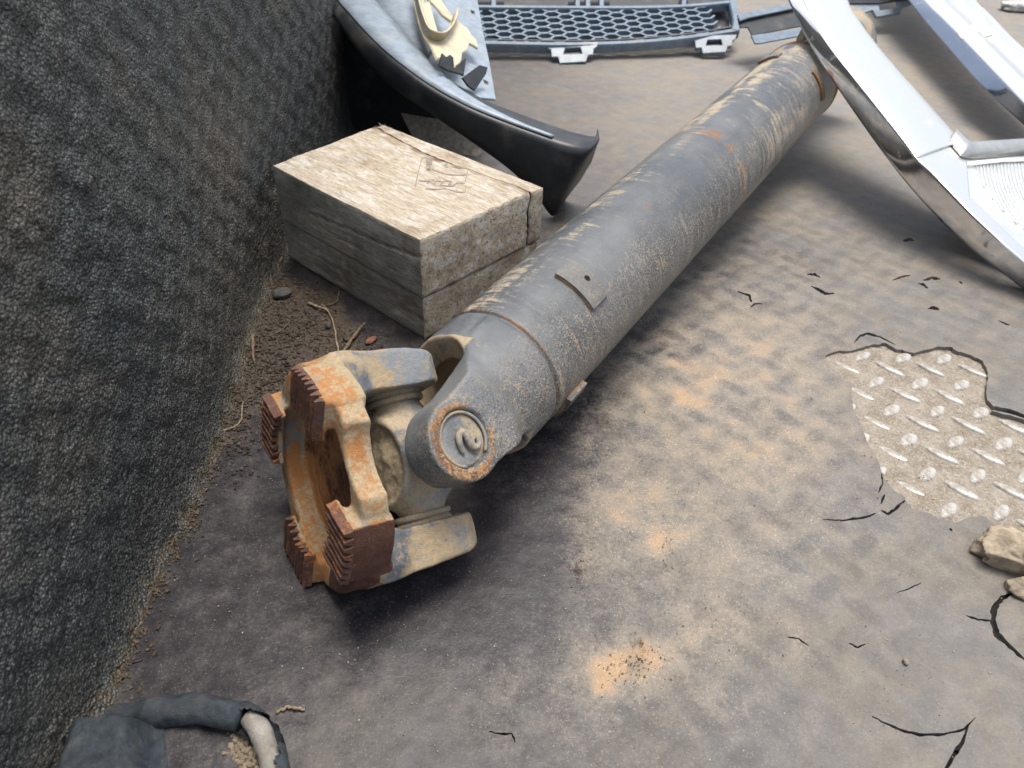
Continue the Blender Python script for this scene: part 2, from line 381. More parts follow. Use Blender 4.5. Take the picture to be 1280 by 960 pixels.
for pts, wd in cracks_px:
    q = jag(pts, 4, .55); n = len(q); up = []; dn = []
    for i, p in enumerate(q):
        a, b = q[max(0, i-1)], q[min(n-1, i+1)]; tx, ty = b[0]-a[0], b[1]-a[1]; L = math.hypot(tx, ty) or 1
        hw = wd*.68*(.15+.85*math.sin(math.pi*min(1, (i+.3)/(n-.4)))**.6)*random.uniform(.65, 1.2)
        up.append(g2(p[0]-ty/L*hw, p[1]+tx/L*hw)); dn.append(g2(p[0]+ty/L*hw, p[1]-tx/L*hw))
    polys.append(up+dn[::-1])
def inpoly(P, poly):
    x, y = P[:, 0], P[:, 1]; r = np.zeros(len(P), bool); q = np.array(poly)
    bb = (x >= q[:, 0].min()) & (x <= q[:, 0].max()) & (y >= q[:, 1].min()) & (y <= q[:, 1].max())
    if not bb.any(): return r
    X, Y = x[bb], y[bb]; s = np.zeros(len(X), bool)
    for i in range(len(q)):
        (x1, y1), (x2, y2) = q[i], q[i-1]
        c = ((y1 > Y) != (y2 > Y)); s ^= c & (X < (x2-x1)*(Y-y1)/((y2-y1) or 1e-12)+x1)
    r[bb] = s; return r
# points, spacing follows the distance from where the photo was taken
pts = []; y = .08
while y < 4.2:
    s = max(.0014, .0031*math.hypot(y, H))*(1 if y < 2.9 else 6)
    x0, x1 = max(-.45, -.25-.75*y), min(3., .35+1.05*y)
    n = int((x1-x0)/s); xs = x0+s*np.arange(n)
    pts.append(np.stack([xs+rng.uniform(-.3, .3, n)*s, np.full(n, y)+rng.uniform(-.3, .3, n)*s], 1)); y += s*.95
G = np.concatenate(pts)
G = np.concatenate([G, [[-.6, -.3], [3.2, -.3], [3.2, 4.4], [-.6, 4.4]]])
V2 = G.tolist(); ed = []
for p in polys:
    b = len(V2); V2 += [list(k) for k in p]; ed += [(b+i, b+(i+1) % len(p)) for i in range(len(p))]
res = delaunay_2d_cdt([Vector(v) for v in V2], ed, [], 0, 1e-7)
P2 = np.array([(v.x, v.y) for v in res[0]]); T = np.array(res[2])
ce = P2[T].mean(1); kill = np.zeros(len(T), bool)
for p in polys: kill |= inpoly(ce, p)
T = T[~kill]
def lugmask(x, y, soft=.0022, L=.0135, W=.0042):
    """diamond tread: two families of lozenges on a 46 mm lattice"""
    m = np.zeros(np.shape(x))
    for (ox, oy, ang) in ((.437, .511, math.radians(41)), (.414, .537, math.radians(-45)), (.460, .488, None), (.391, .468, None)):
        if ang is None: continue
        for sh in ((0, 0),):
            u = (x-ox+.023) % .046-.023; v = (y-oy+.0228) % .0456-.0228
            c, s_ = math.cos(ang), math.sin(ang); a = u*c+v*s_; b = -u*s_+v*c
            d = np.sqrt((a/L)**2+(b/W)**2)-1
            m = np.maximum(m, 1-sstep(d*W, -soft*.4, soft))
    return m
X, Y = P2[:, 0], P2[:, 1]
lug = lugmask(X+.002*fbm(X*30, Y*30, 1.), Y+.002*fbm(X*30, Y*30, 5.), .004, .0145, .0062)
# the print of the plate fades towards the wall and the near left
prn = sstep(X+.25*fbm(X*5, Y*5, 3.), -.05, .22)
lug = .8*lug*prn*(1-.5*sstep(Y, .8, 1.3))*np.clip(.8+.6*fbm(X*14, Y*14, 8.), 0, 1)
tan = .12*sstep(X, -.02, .12)+.12*fbm(X*9, Y*9, 15.)*sstep(X, -.1, .1)
wx1 = .016*fbm(X*32, Y*32, 21.)+.006*fbm(X*120, Y*120, 22.); wy1 = .016*fbm(X*32, Y*32, 25.)+.006*fbm(X*120, Y*120, 26.)
for (px, py, rpx, amp, asp) in [(790,832,26,1.0,1.6),(770,832,12,.6,1.6),(800,806,9,.45,1.),(725,705,22,.6,.5),(752,690,16,.35,1),(833,690,24,.5,.5),(890,785,28,.45,1),(765,640,50,.42,1),(820,650,36,.4,1),(900,640,80,.30,1.2),(980,540,110,.44,1.2),(900,470,100,.44,1),(960,400,80,.42,1),(840,470,60,.3,1),(1010,360,50,.3,1),(995,812,16,.4,1),(830,560,70,.25,1),(760,560,60,.12,1),(880,345,50,.3,1),(940,265,40,.38,1),(1000,240,40,.3,1),(1090,330,50,.2,1),(1030,470,50,.2,1),(700,880,60,.2,1),(860,890,70,.16,1),(1180,100,60,.42,1.5),(1250,100,60,.35,1.5),(1125,290,30,.15,1),(820,770,60,.32,1),(930,720,70,.2,1),(640,870,40,.2,1),(1190,470,70,.1,1)]:
    c = at(px, py); s = rpx/FPX*(c-EYE).length; tan += amp*np.exp(-(((X+wx1-c.x)/(s*asp))**2+((Y+wy1-c.y)/(s*1.3))**2)*.7)
tan *= .80*(1+.8*fbm(X*45, Y*45, 2.))
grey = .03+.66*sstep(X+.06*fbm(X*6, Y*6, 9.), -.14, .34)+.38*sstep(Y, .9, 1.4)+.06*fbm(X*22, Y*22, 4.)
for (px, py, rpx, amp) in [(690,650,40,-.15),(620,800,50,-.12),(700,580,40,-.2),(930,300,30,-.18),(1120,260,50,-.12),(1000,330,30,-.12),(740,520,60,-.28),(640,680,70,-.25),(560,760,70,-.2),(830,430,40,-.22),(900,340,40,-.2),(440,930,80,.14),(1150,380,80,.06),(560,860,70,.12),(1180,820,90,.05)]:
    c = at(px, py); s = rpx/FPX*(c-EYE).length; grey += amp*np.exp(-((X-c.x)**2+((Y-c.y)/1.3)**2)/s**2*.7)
soil = np.zeros(len(X))
for (px, py, rx, am) in [(375,400,38,1.1),(350,440,40,.8),(430,425,30,.7),(325,480,30,.7),(345,360,22,1.),(300,540,30,.5),(400,380,30,.6)]:
    c = at(px, py); q_ = rx/FPX*(c-EYE).length; soil += am*np.exp(-(((X-c.x)/q_)**2+((Y-c.y)/(q_*1.4))**2)*.8)
bx = np.interp(Y, [at(*p).y for p in [(118,885),(150,812),(175,740),(210,670),(250,592),(284,500),(300,440),(325,370),(345,330)]], [at(*p).x for p in [(118,885),(150,812),(175,740),(210,670),(250,592),(284,500),(300,440),(325,370),(345,330)]])
soil += .8*np.exp(-np.maximum(X-bx, 0)/.010)
# height
he = np.array(hole)
Z = .0005*lug+.0012*fbm(X*12, Y*12, 0.)+.00035*fbm(X*90, Y*90, 2., 3, 3)
near = (X > .3) & (X < .75) & (Y > .38) & (Y < .85)
dd = np.full(len(X), 9.)
pn = P2[near]; dn_ = np.full(len(pn), 9.)
for i in range(0, len(he)): dn_ = np.minimum(dn_, np.hypot(pn[:, 0]-he[i, 0], pn[:, 1]-he[i, 1]))
dd[near] = dn_
Z += .0011*np.exp(-dd/.008)*(.5+.8*fbm(X*60, Y*60, 6., 2, 2))
# upturn against the wall
Z += .012*sstep(-X, -WX-.012, -WX+.03)
for (px, py, r, d) in [(795,805,10,.0035),(782,832,12,.002),(722,708,8,.0025),(833,685,8,.0028),(828,705,7,.002)]:
    c = at(px, py); s = r/FPX*(c-EYE).length; q = np.hypot((X-c.x), (Y-c.y)/1.3); Z -= d*.6*np.exp(-(q/s)**2)*(1+2.2*fbm(X*220, Y*220, 3.))
# skirt round every cut
E = np.concatenate([T[:, [0, 1]], T[:, [1, 2]], T[:, [2, 0]]]); key = np.sort(E, 1)
uq, inv, cnt = np.unique(key, axis=0, return_inverse=True, return_counts=True); be = E[cnt[inv.ravel()] == 1]
bv = np.unique(be); mp = -np.ones(len(P2), int); mp[bv] = len(P2)+np.arange(len(bv))
V3 = np.concatenate([np.stack([X, Y, Z], 1), np.stack([X[bv]+.0004*rng.normal(size=len(bv)), Y[bv]+.0004*rng.normal(size=len(bv)), np.full(len(bv), -.0045)], 1)])
sk = np.stack([be[:, 1], be[:, 0], mp[be[:, 0]], mp[be[:, 1]]], 1)
cat = lambda a: np.concatenate([a, a[bv]*.8])
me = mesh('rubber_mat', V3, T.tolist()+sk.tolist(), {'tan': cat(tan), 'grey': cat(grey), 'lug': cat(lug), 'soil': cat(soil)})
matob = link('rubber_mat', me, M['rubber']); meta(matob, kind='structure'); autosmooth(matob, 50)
# tread plate below
gx, gy = np.meshgrid(np.linspace(.25, .95, 200), np.linspace(.25, .95, 200), indexing='ij')
gz = -.0038+.0006*fbm(gx*60, gy*60, 1.)+.0010*sstep(.42-gx+.02*fbm(gx*40, gy*40, 4.), 0, .05)
def gridfaces(a, b): i = np.arange(a-1)[:, None]*b+np.arange(b-1)[None]; i = i.ravel(); return np.stack([i, i+b, i+b+1, i+1], 1)
pv = np.stack([gx.ravel(), gy.ravel(), gz.ravel()], 1); pf = gridfaces(200, 200).tolist()
b = len(pv); pv = np.concatenate([pv, [[-.7, -.4, -.0055], [3.3, -.4, -.0055], [3.3, 4.5, -.0055], [-.7, 4.5, -.0055]]]); pf.append((b, b+1, b+2, b+3))
hq = np.array(hole); un_ = np.ones(len(pv)); un_[inpoly(pv[:, :2], hole)] = 0
dq = np.full(len(pv), 9.)
for h_ in hq: dq = np.minimum(dq, np.hypot(pv[:, 0]-h_[0], pv[:, 1]-h_[1]))
un_ = np.where(dq < .006, 0, un_)
plate = link('metal_floor', mesh('metal_floor', pv, pf, {'under': un_}), M['plate']); meta(plate, kind='structure')
def lugmesh():
    V = []; Fc = []; n = 18
    for (k, z) in ((1, -.0012), (.92, .0008), (.72, .0018), (.4, .0023)):
        for i in range(n):
            a = 2*math.pi*i/n; V.append((.0178*k*abs(math.cos(a))**1.25*math.copysign(1, math.cos(a)), .0050*k*math.sin(a), z))
    for j in range(3):
        for i in range(n): Fc.append((j*n+i, j*n+(i+1) % n, (j+1)*n+(i+1) % n, (j+1)*n+i))
    Fc.append(tuple(3*n+i for i in range(n))); return mesh('tread_lug', V, Fc)
lm = lugmesh(); hp = np.array(hole)
hx0, hx1, hy0, hy1 = hp[:, 0].min()-.02, hp[:, 0].max()+.02, hp[:, 1].min()-.02, hp[:, 1].max()+.02
for (ox, oy, ang, sc) in ((.437, .511, 41, .82), (.414, .537, -45, 1.)):
    for i in range(-6, 16):
        for j in range(-8, 12):
            x, y_ = ox+.046*i, oy+.0456*j
            if not (hx0 < x < hx1 and hy0 < y_ < hy1) or x > .70: continue
            d = inpoly(np.array([[x, y_]]), hole)[0] or min(np.hypot(hp[:, 0]-x, hp[:, 1]-y_)) < .006
            if not d: continue
            Mx = Matrix.Translation((x+random.uniform(-.0008, .0008), y_+random.uniform(-.0008, .0008), -.0033+(-.0009 if x < .385 else 0)+random.uniform(-.0004, .0001))) @ Matrix.Rotation(math.radians(ang+random.uniform(-3, 3)), 4, 'Z') @ Matrix.Diagonal((sc*random.uniform(.92, 1.06), (1.35 if ang > 0 else 1.)*random.uniform(.85, 1.15), 1, 1))
            link('tread_lug', lm, M['lug'], plate, Mx)

# ------------------------------------------------------------------ SIDE WALL
ys = []; y = .1
while y < 2.6: ys.append(y); y += max(.0014, .0026*math.hypot(y, .3))
zs = []; z = -.004
while z < .95: zs.append(z); z += .0016+.0011*z
ys, zs = np.array(ys), np.array(zs)
Yw, Zw = np.meshgrid(ys, zs, indexing='ij')
bl = sorted([(at(*p).y, at(*p).x) for p in [(118,885),(150,812),(175,740),(210,670),(250,592),(284,500),(300,440),(325,370),(345,330)]])
basex = np.interp(Yw, [b_[0] for b_ in bl], [b_[1] for b_ in bl])
basex = np.where(Yw > bl[-1][0], bl[-1][1]+.02*(Yw-bl[-1][0]), basex)
basex = basex*.5+WX*.5 if False else basex
lw = lugmask(Yw*.9+.004*fbm(Yw*20, Zw*20, 2.), Zw*.9+.004*fbm(Yw*20, Zw*20, 8.), .007, .016, .007)
vn_ = vnoise(Yw*380, Zw*380, 2.)
Xw = basex-.02*Zw+.0021*(lw-.4)*sstep(Zw, .03, .08)+.004*fbm(Yw*9, Zw*9, 0.)+.0005*fbm(Yw*110, Zw*110, 3., 2, 3)+.0009*vn_
Xw += .010*np.exp(-Zw/.012)*(1+.6*fbm(Yw*60, Zw*60, 4.))          # dirt wedge at the foot
Xw += .005*np.maximum(0, fbm(Yw*28, Zw*28, 11.)-.45)*2
dirt = .95*np.exp(-Zw/.018)+.22*sstep(fbm(Yw*7, Zw*7, 6.), 0., .6)*np.exp(-Zw/.3)
wv = np.stack([Xw.ravel(), Yw.ravel(), Zw.ravel()], 1)
wf = gridfaces(len(ys), len(zs)); 
wo_ = link('side_wall', mesh('side_wall', wv, wf.tolist(), {'dirt': dirt.ravel(), 'crest': (vn_*.5+.5*(lw-.35)).ravel()}), M['wall'])
# thickness behind
bmw = bmesh.new(); bmw.from_mesh(wo_.data)
bmw.verts.ensure_lookup_table(); vl = list(bmw.verts)
n_ = len(ys); k_ = len(zs)
c4 = [vl[0], vl[(n_-1)*k_], vl[n_*k_-1], vl[k_-1]]
bk = [bmw.verts.new((v.co.x-.06, v.co.y, v.co.z)) for v in c4]
top = [vl[i*k_+k_-1] for i in range(n_)]
bmw.faces.new(bk); 
bmw.faces.new(top+[bk[2], bk[3]])
bmw.faces.new([vl[j] for j in range(k_)]+[bk[3], bk[0]])
bmw.faces.new([vl[(n_-1)*k_+j] for j in range(k_)]+[bk[2], bk[1]])
bmw.to_mesh(wo_.data); bmw.free()
meta(wo_, 'rough dark rubber-coated side wall with a dirty foot along the left', 'wall', kind='structure')

# ------------------------------------------------------------------ DRIVE SHAFT
d = Vector((.52710676, .84874187, .04237568)).normalized()
J = Vector((-.0806, .4374, .0681))
n_f = Vector((-.8211, -.5319, .2069)).normalized()
a_f = Vector((-.2788, .6901, .6679)); a_f = (a_f-n_f*a_f.dot(n_f)).normalized()
x_f = a_f.cross(n_f).normalized()                          # = -b
Cf = J+n_f*.0914
t_s = a_f.cross(d).normalized()
if t_s.y > 0: t_s = -t_s
FL = frame(Cf, x_f, a_f, n_f)
v_s = d.cross(t_s).normalized()
YK = frame(J, t_s, v_s, d)
m_s = t_s.cross(a_f).normalized()
if m_s.dot(n_f) < 0: m_s = -m_s
shaft = thing('drive_shaft', (J.x, J.y, 0), 'long grey dusty cardan shaft with a rusty toothed flange lying across the rubber mat', 'drive shaft')

# -- flange yoke
PADW, RIN, ROUT = .0245, .0535, .0880
def sdf_fl(x, y, z):
    rad = np.hypot(x, y)
    r = cyl(rad, z, .0865, -.034, -.014, .003)
    r = np.maximum(r, -(np.hypot(x-.108, y)-.036))                 # side notches
    pads = 9.
    for sx, sy in ((1, 1), (-1, 1)):
        u = (x*sx+y*sy)*.70711; v = (-x*sy+y*sx)*.70711
        p = np.maximum(box(v, abs(u), z, (0, (RIN+ROUT)/2, -.021), (PADW, (ROUT-RIN)/2+.004, .016), .003), rad-ROUT)
        pads = np.minimum(pads, p)
    r = smin(r, pads, .004)
    # yoke body behind
    body = box(x, y, z, (0, 0, -.040), (.044, .080, .014), .008)
    wl = .036+.10*np.clip(z+.050, 0, .02)
    lug = np.maximum(box(x, abs(y), z, (0, .0685, -.077), (.060, .0165, .0475), .007), abs(x)-wl)
    ch = (abs(x)*.75+(-z-.112)*.9)-.026                                   # chamfered ends
    lug = smax(lug, ch, .004)
    lug = smax(lug, (abs(y)-.0855)+(-z-.075)*.12, .006)
    body = smin(body, lug, .012)
    r = smin(r, body, .008)
    cav = box(x, y, z, (0, 0, -.085), (.09, .0515, .0475), .022)
    r = smax(r, -cav, .004)
    r = smax(r, -cyl(rad, z, .0665, -.0310, -.0095, .004), .003); r = smax(r, -cyl(rad, z, .0560, -.0310, .03, .003), .003)            # face recess
    r = smax(r, -(rad-.052+abs(z+.014)*.5-.002), .003) if False else r
    bore = cyl(np.hypot(x, z+.0914), abs(y), .0262, .082, .12, .001)
    r = np.maximum(r, -bore)
    r = r+.0007*fbm(x*120, y*120, z*120, 3, 3)+.0009*fbm(x*45, y*45, z*45, 9, 2)
    return r
P, Q = surface_nets(sdf_fl, (-.094, -.094, -.132), (.094, .094, 0.), .0016)
rad = np.hypot(P[:, 0], P[:, 1])
rust = sstep(P[:, 2]+.006*fbm(P[:, 0]*60, P[:, 1]*60, P[:, 2]*60, 5), -.037, -.026)*.53
rust += .75*((rad < .0655) & (P[:, 2] > -.033) & (P[:, 2] < -.024))+.28*sstep(-P[:, 1], .078, .086)*(P[:, 2] < -.03)+.2*sstep(P[:, 1], .08, .086)
rust = np.where((P[:, 2] > -.034) & (rad > .0505), rust-.02, rust)
dust = .30+.35*sstep(fbm(P[:, 0]*25, P[:, 1]*25, P[:, 2]*25, 7), -.2, .5)+.65*((rad > .054) & (P[:, 2] > -.036))*sstep(fbm(P[:, 0]*35, P[:, 1]*35, P[:, 2]*35, 17), -.5, .3)
# lower right pad flank is dark brown rust
pr = (P[:, 0]*.7071-P[:, 1]*.7071 > .066) & (abs(P[:, 0]+P[:, 1])*.7071 < .0238) & (P[:, 2] > -.040) | (P[:, 0]*.7071-P[:, 1]*.7071 > .04) & (P[:, 0]+P[:, 1] < -.03) & (P[:, 2] > -.030)
rust = np.where(pr, .88, rust); dust = np.where(pr, -.12, dust)
fly = link('flange_yoke', mesh('flange_yoke', P, Q, {'rust': rust, 'dust': dust, 'fleck': np.full(len(P), .06)}), mk_grime('flange_steel', (.10, .12, .145), (.22, .245, .27), (.48, .37, .23), .56, 42, rust=(.095, .036, .022), rust2=(.42, .19, .065), rough=.5, bump=.95), shaft, FL)
# -- teeth
NT_, PITCH_T = 8, (2*PADW)/8
tooth_me = []
for k in range(NT_):
    tc_ = -PADW+PITCH_T*(k+.5); nseg = 6; V = []; Fc = []
    r1 = math.sqrt(ROUT**2-(tc_)**2)+.0006; r0 = max(math.sqrt(max(.0565**2-tc_**2, 0))+.0005, RIN)+(.002 if k in (3, 4) else 0)
    hw = PITCH_T*.5
    for j in range(nseg+1):
        rr = r0+(r1-r0)*j/nseg; wv_ = random.uniform(-.0002, .0002)
        for (tt, zz) in ((-hw*.96, -.0068), (-hw*.60, -.0035+wv_), (-hw*.30, -.0002+wv_*2), (hw*.26, -.0002+wv_*2), (hw*.60, -.0035+wv_), (hw*.96, -.0068)):
            V.append((tc_+tt, rr+(.0008 if zz > -.001 and j == nseg else 0)*-1, zz))
    for j in range(nseg):
        for i in range(5): Fc.append((j*6+i, j*6+i+1, (j+1)*6+i+1, (j+1)*6+i))
    Fc.append((0, 1, 2, 3, 4, 5)); Fc.append(tuple(nseg*6+i for i in (5, 4, 3, 2, 1, 0)))
    me = mesh('tooth', V, Fc, {'rust': [.45+.3*random.random()]*len(V), 'dust': [(.35 if k % 3 == 0 else .0)]*len(V), 'fleck': [.1]*len(V)}); me.materials.append(M['tooth']); tooth_me.append(me)
for ang in (45, 135, 225, 315):
    for me in tooth_me:
        link('tooth', me, None, fly, FL @ Matrix.Rotation(math.radians(ang-90), 4, 'Z'), smooth=False)

# -- tube yoke
TR = .0637
def sdf_yk(x, y, z):          # x along trunnion, y across, z towards the tube
    rad = np.hypot(x, y)
    base = cyl(rad, z, TR-.0008, .076, .1275, .003)
    ax_ = abs(x)
    zn_ = np.clip(z/.092, 0, 1.15); wz = np.where(x > 0, .031+.016*zn_**1.8, .031+.034*zn_**.55)                            # half width of an ear
    side = np.where(z < 0, np.hypot(y, z)-.031, abs(y)-wz)
    topz = .0790-.014*sstep(z, .036, .115)
    ear = smax(smax(side, ax_-topz, .003), .042-ax_, .004); ear = smax(ear, rad-.0640-.028*(1-sstep(z, .02, .08)), .003)
    ear = smax(ear, z-.12, .002)
    ear = smax(ear, rad-.0905+.024*sstep(z, .03, .11), .004)
    boss = np.maximum(np.hypot(y, z)-.031, np.maximum(ax_-.0795, .040-ax_))
    r = smin(base, ear, .008); r = smin(r, boss, .003)
    saddle = box(ax_*1., y*0, z, (0, 0, .0), (.0450, .2, .086), .022)
    saddle = np.maximum(saddle, -(z+.2))
    r = smax(r, -saddle, .003)
    bore = cyl(np.hypot(y, z), ax_, .0216, .0735, .12, .001)
    r = np.maximum(r, -bore)
    rim = cyl(np.hypot(y, z), ax_, .0226, .0778, .12, .0005); r = np.maximum(r, -rim)
    inner = cyl(rad, z, .040, .02, .104, .010); r = np.maximum(r, -inner)
    return r+.0006*fbm(x*110, y*110, z*110, 5, 3)
P, Q = surface_nets(sdf_yk, (-.094, -.070, -.040), (.094, .070, .132), .0015)
capd = np.hypot(P[:, 1], P[:, 2])
wd_ = np.array(YK.to_3x3()) @ P.T
upn = wd_[2]; ins = (abs(P[:, 0]) < .0462) & (P[:, 2] < .113) & ((np.hypot(P[:, 0], P[:, 1]) < .0600) | (P[:, 2] < .0885))
rust = .72*(1-sstep(abs(capd-.0275), .0018, .005))*(P[:, 0] > .07)*sstep(-P[:, 2]+.3*P[:, 1], -.035, .02)+.4*(1-sstep(abs(capd-.0240), .001, .003))*(P[:, 0] > .07)
dust = .05+.85*ins+.2*sstep(P[:, 0], .07, .08)
sidew = (P[:, 1]*v_s.x+P[:, 0]*t_s.x)*1.0
fleck = np.clip(.95*sstep(sidew+.004*fbm(P[:, 0]*40, P[:, 1]*40, P[:, 2]*40), .012, .05), 0, 1)*(~ins)
ykm = mk_grime('yoke_steel', (.080, .092, .105), (.17, .18, .19), (.44, .35, .235), .36, 34, rust=(.16, .07, .03), rust2=(.42, .21, .08), rough=.45, bump=.45)
link('tube_yoke', mesh('tube_yoke', P, Q, {'rust': rust, 'dust': dust, 'fleck': fleck}), ykm, shaft, YK)

# -- cross joint
def sdf_x(x, y, z):          # x trunnion ts, y trunnion af, z = m_s
    c = cyl(np.hypot(x, y)*1., z, .0360, -.024, .0265, .003)
    def arm(p, q):
        rr = np.hypot(q, z); pp = abs(p)
        cone = rr-(.0262-.26*np.clip(pp-.014, 0, .03)); cone = np.maximum(cone, pp-.058)
        return cone
    r = smin(c, arm(x, y), .006); r = smin(r, arm(y, x), .010)
    f = sstep(z, .018, .024)*(1-sstep(np.hypot(x, y), .028, .032))
    r = r+f*(.0028*fbm(x*110, y*110, z*40, 4, 4)+.0026)
    return r+.0006*fbm(x*120, y*120, z*120, 5, 3)
XJ = frame(J, t_s, a_f, m_s) if t_s.cross(a_f).dot(m_s) > 0 else frame(J, -t_s, a_f, m_s)
P, Q = surface_nets(sdf_x, (-.062, -.062, -.03), (.062, .062, .03), .0013)
front = sstep(P[:, 2], .015, .020)*(1-sstep(np.hypot(P[:, 0], P[:, 1]), .029, .033))
link('cross_joint', mesh('cross_joint', P, Q, {'rust': .08*front, 'dust': .45+.75*front+.3*sstep(fbm(P[:, 0]*40, P[:, 1]*40, P[:, 2]*40), -.3, .4), 'fleck': np.full(len(P), .3)}), M['cast'], shaft, XJ)

# -- seal rings and bearing caps on the four journals
def ring_me():
    prof = [(.0185, .0440), (.0235, .0442), (.0248, .0455), (.0248, .0480), (.0238, .0488), (.0226, .0490), (.0226, .0500), (.0243, .0505), (.0246, .0530), (.0235, .0545), (.021, .060)]
    V, Fc = lathe(prof, 48); V = np.array(V); V[:, :2] *= (.92+.012*fbm(V[:, 0]*150, V[:, 1]*150, V[:, 2]*150))[:, None]
    return mesh('seal_ring', V, Fc, {'dust': [.55]*len(V), 'fleck': [.3]*len(V), 'rust': [.0]*len(V)})
rme = ring_me()
def zframe(o, z, x):
    y = z.cross(x).normalized(); return frame(o, y.cross(z).normalized(), y, z)
for ax_v in (a_f, -a_f, t_s, -t_s):
    link('seal_ring', rme, M['cast'], shaft, zframe(J, ax_v, d))
def cap_me(r, h0, h1):
    prof = [(.0001, h1-.0012), (r*.30, h1-.0010), (r*.62, h1-.0004), (r*.86, h1), (r*.93, h1-.0005), (r*.985, h1-.0022), (r*.985, h0)]
    V, Fc = lathe(prof, 56); V[:, 2] += .0005*fbm(V[:, 0]*150, V[:, 1]*150, 2.)*(V[:, 2] > h0+.002)
    rr = np.hypot(V[:, 0], V[:, 1])
    return mesh('bearing_cap', V, [f[::-1] for f in Fc], {'dust': .05+.6*sstep(V[:, 0]-V[:, 1]*.3, -.004, .014), 'fleck': [.3]*len(V), 'rust': .4*sstep(rr, r*.9, r)})
cme = cap_me(.0214, .055, .0752); cme2 = cap_me(.0262, .055, .083)
CM = zframe(J, t_s, d)
for ax_v, me in ((t_s, cme), (-t_s, cme), (a_f, cme2), (-a_f, cme2)):
    cp = link('bearing_cap', me, M['cast'], shaft, zframe(J, ax_v, d))
    if ax_v is t_s:
        # open snap ring with its two curled ends crossing the cap
        pp = [(.0203*math.cos(t), .0203*math.sin(t), .0766) for t in np.linspace(math.radians(-62), math.radians(235), 46)]
        V, Fc = tubepath(pp, .0013, 8); link('snap_ring', mesh('snap_ring', V, Fc, {'dust': [.35]*len(V), 'rust': [.3]*len(V)}), M['cast'], cp, CM)
        rv = (CM.inverted().to_3x3() @ R); uv = (CM.inverted().to_3x3() @ U)
        def cp2(px, py, z=.0775): return tuple(Vector((0, 0, z))+Vector((rv.x, rv.y, 0))*px+Vector((uv.x, uv.y, 0))*py)
        s_ = .00078
        V, Fc = tubepath(resample([cp2(-2*s_, -13*s_*1, .0755), cp2(-7*s_, -6*s_), cp2(-7*s_, 2*s_), cp2(-1*s_, 7*s_), cp2(4*s_, 3*s_), cp2(9*s_, -4*s_), cp2(16*s_, -6*s_), cp2(22*s_, -1*s_, .0775), cp2(21*s_, 5*s_, .0768)], 6), [.0019+.0010*math.sin(math.pi*i/48) for i in range(49)], 10)
        link('ring_end', mesh('ring_end', V, Fc, {'dust': [.3]*len(V), 'rust': [.15]*len(V)}), M['cast'], cp, CM)

# -- tube
z0, z1 = .1295, 1.004
prof = [(.050, z0-.004), (TR-.0022, z0-.0035), (TR-.0030, z0-.0010), (TR-.0012, z0), (TR, z0+.0012)]
N_ = 420
for i in range(N_+1): prof.append((TR, z0+.0022+(z1-z0-.006)*i/N_))
prof += [(TR-.002, z1), (.05, z1)]
V, Fc = lathe(prof, 128)
V0 = V.copy(); th = np.arctan2(V[:, 1], V[:, 0]); zz = V[:, 2]; rr = np.hypot(V[:, 0], V[:, 1])
bmp = .00035*fbm(np.cos(th)*4, np.sin(th)*4, zz*8, 2)+.00012*fbm(np.cos(th)*40, np.sin(th)*40, zz*300, 6, 3)
for zc, wdt, am in ((.158, .0012, -.0004), (.171, .001, -.0003), (.255, .0012, .0003), (.57, .003, .0005)): bmp += am*np.exp(-((zz-zc-.002*np.sin(th*2))/wdt)**2)
V[:, :2] *= (1+bmp/np.maximum(rr, .01))[:, None]
wx = np.cos(th)*t_s.x+np.sin(th)*v_s.x; wz_ = np.cos(th)*t_s.z+np.sin(th)*v_s.z; wy_ = np.cos(th)*t_s.y+np.sin(th)*v_s.y
nz = fbm(np.cos(th)*5, np.sin(th)*5, zz*16, 3)
right = wx*.85-wy_*.53                        # +1 = side facing right
fleck = sstep(right+.35*nz, .35, .85)*(1-.55*sstep(zz, .45, .8))
streak = fbm(np.cos(th)*3, np.sin(th)*3, zz*70, 4, 4)
dust = .62*sstep(nz+.3*streak, -.35, .35)*sstep(-right, -.15, .35)*sstep(wz_, -.1, .5)+.5*sstep(zz, .5, .8)*(.7+nz)
dust += .45*np.exp(-((zz-.135)/.003)**2)*.4+.25*sstep(right, .7, 1.)
rust = .55*np.exp(-((zz-.585-.02*nz)/.022)**2)*sstep(nz+.4*streak, -.25, .3)+.40*np.exp(-((zz-.158)/.0014)**2)*sstep(nz, -.1, .2)+.45*np.exp(-((zz-.171)/.0012)**2)*sstep(right+nz, .2, .7)
rust *= 1.25; rust += .5*np.exp(-((zz-.38)/.003)**2)*sstep(right+nz*1.5, .1, .9)+.5*sstep(zz, z1-.02, z1)
rust += .6*np.exp(-((zz-z0)/.0015)**2)
tube = link('tube', mesh('tube', V, [f[::-1] for f in Fc], {'rust': rust, 'dust': dust, 'fleck': fleck}), M['tube'], shaft, YK)
for f in tube.data.polygons: pass
def bead(zc, r, wdt, seed, rust=.3):
    prof = [(TR-.003, zc-wdt), (r-.0006, zc-wdt*.7), (r, zc), (r-.0006, zc+wdt*.7), (TR-.003, zc+wdt)]
    V, Fc = lathe(prof, 200); th = np.arctan2(V[:, 1], V[:, 0])
    k = 1+.012*np.sin(th*60+seed)*0+.01*fbm(np.cos(th)*12, np.sin(th)*12, V[:, 2]*200, seed)
    V[:, :2] *= k[:, None]; return mesh('weld_bead', V, [f[::-1] for f in Fc], {'rust': [rust]*len(V), 'dust': [.4]*len(V)})
link('weld_bead', bead(z1+.002, TR+.0015, .007, 3, .6), M['cast'], shaft, YK)
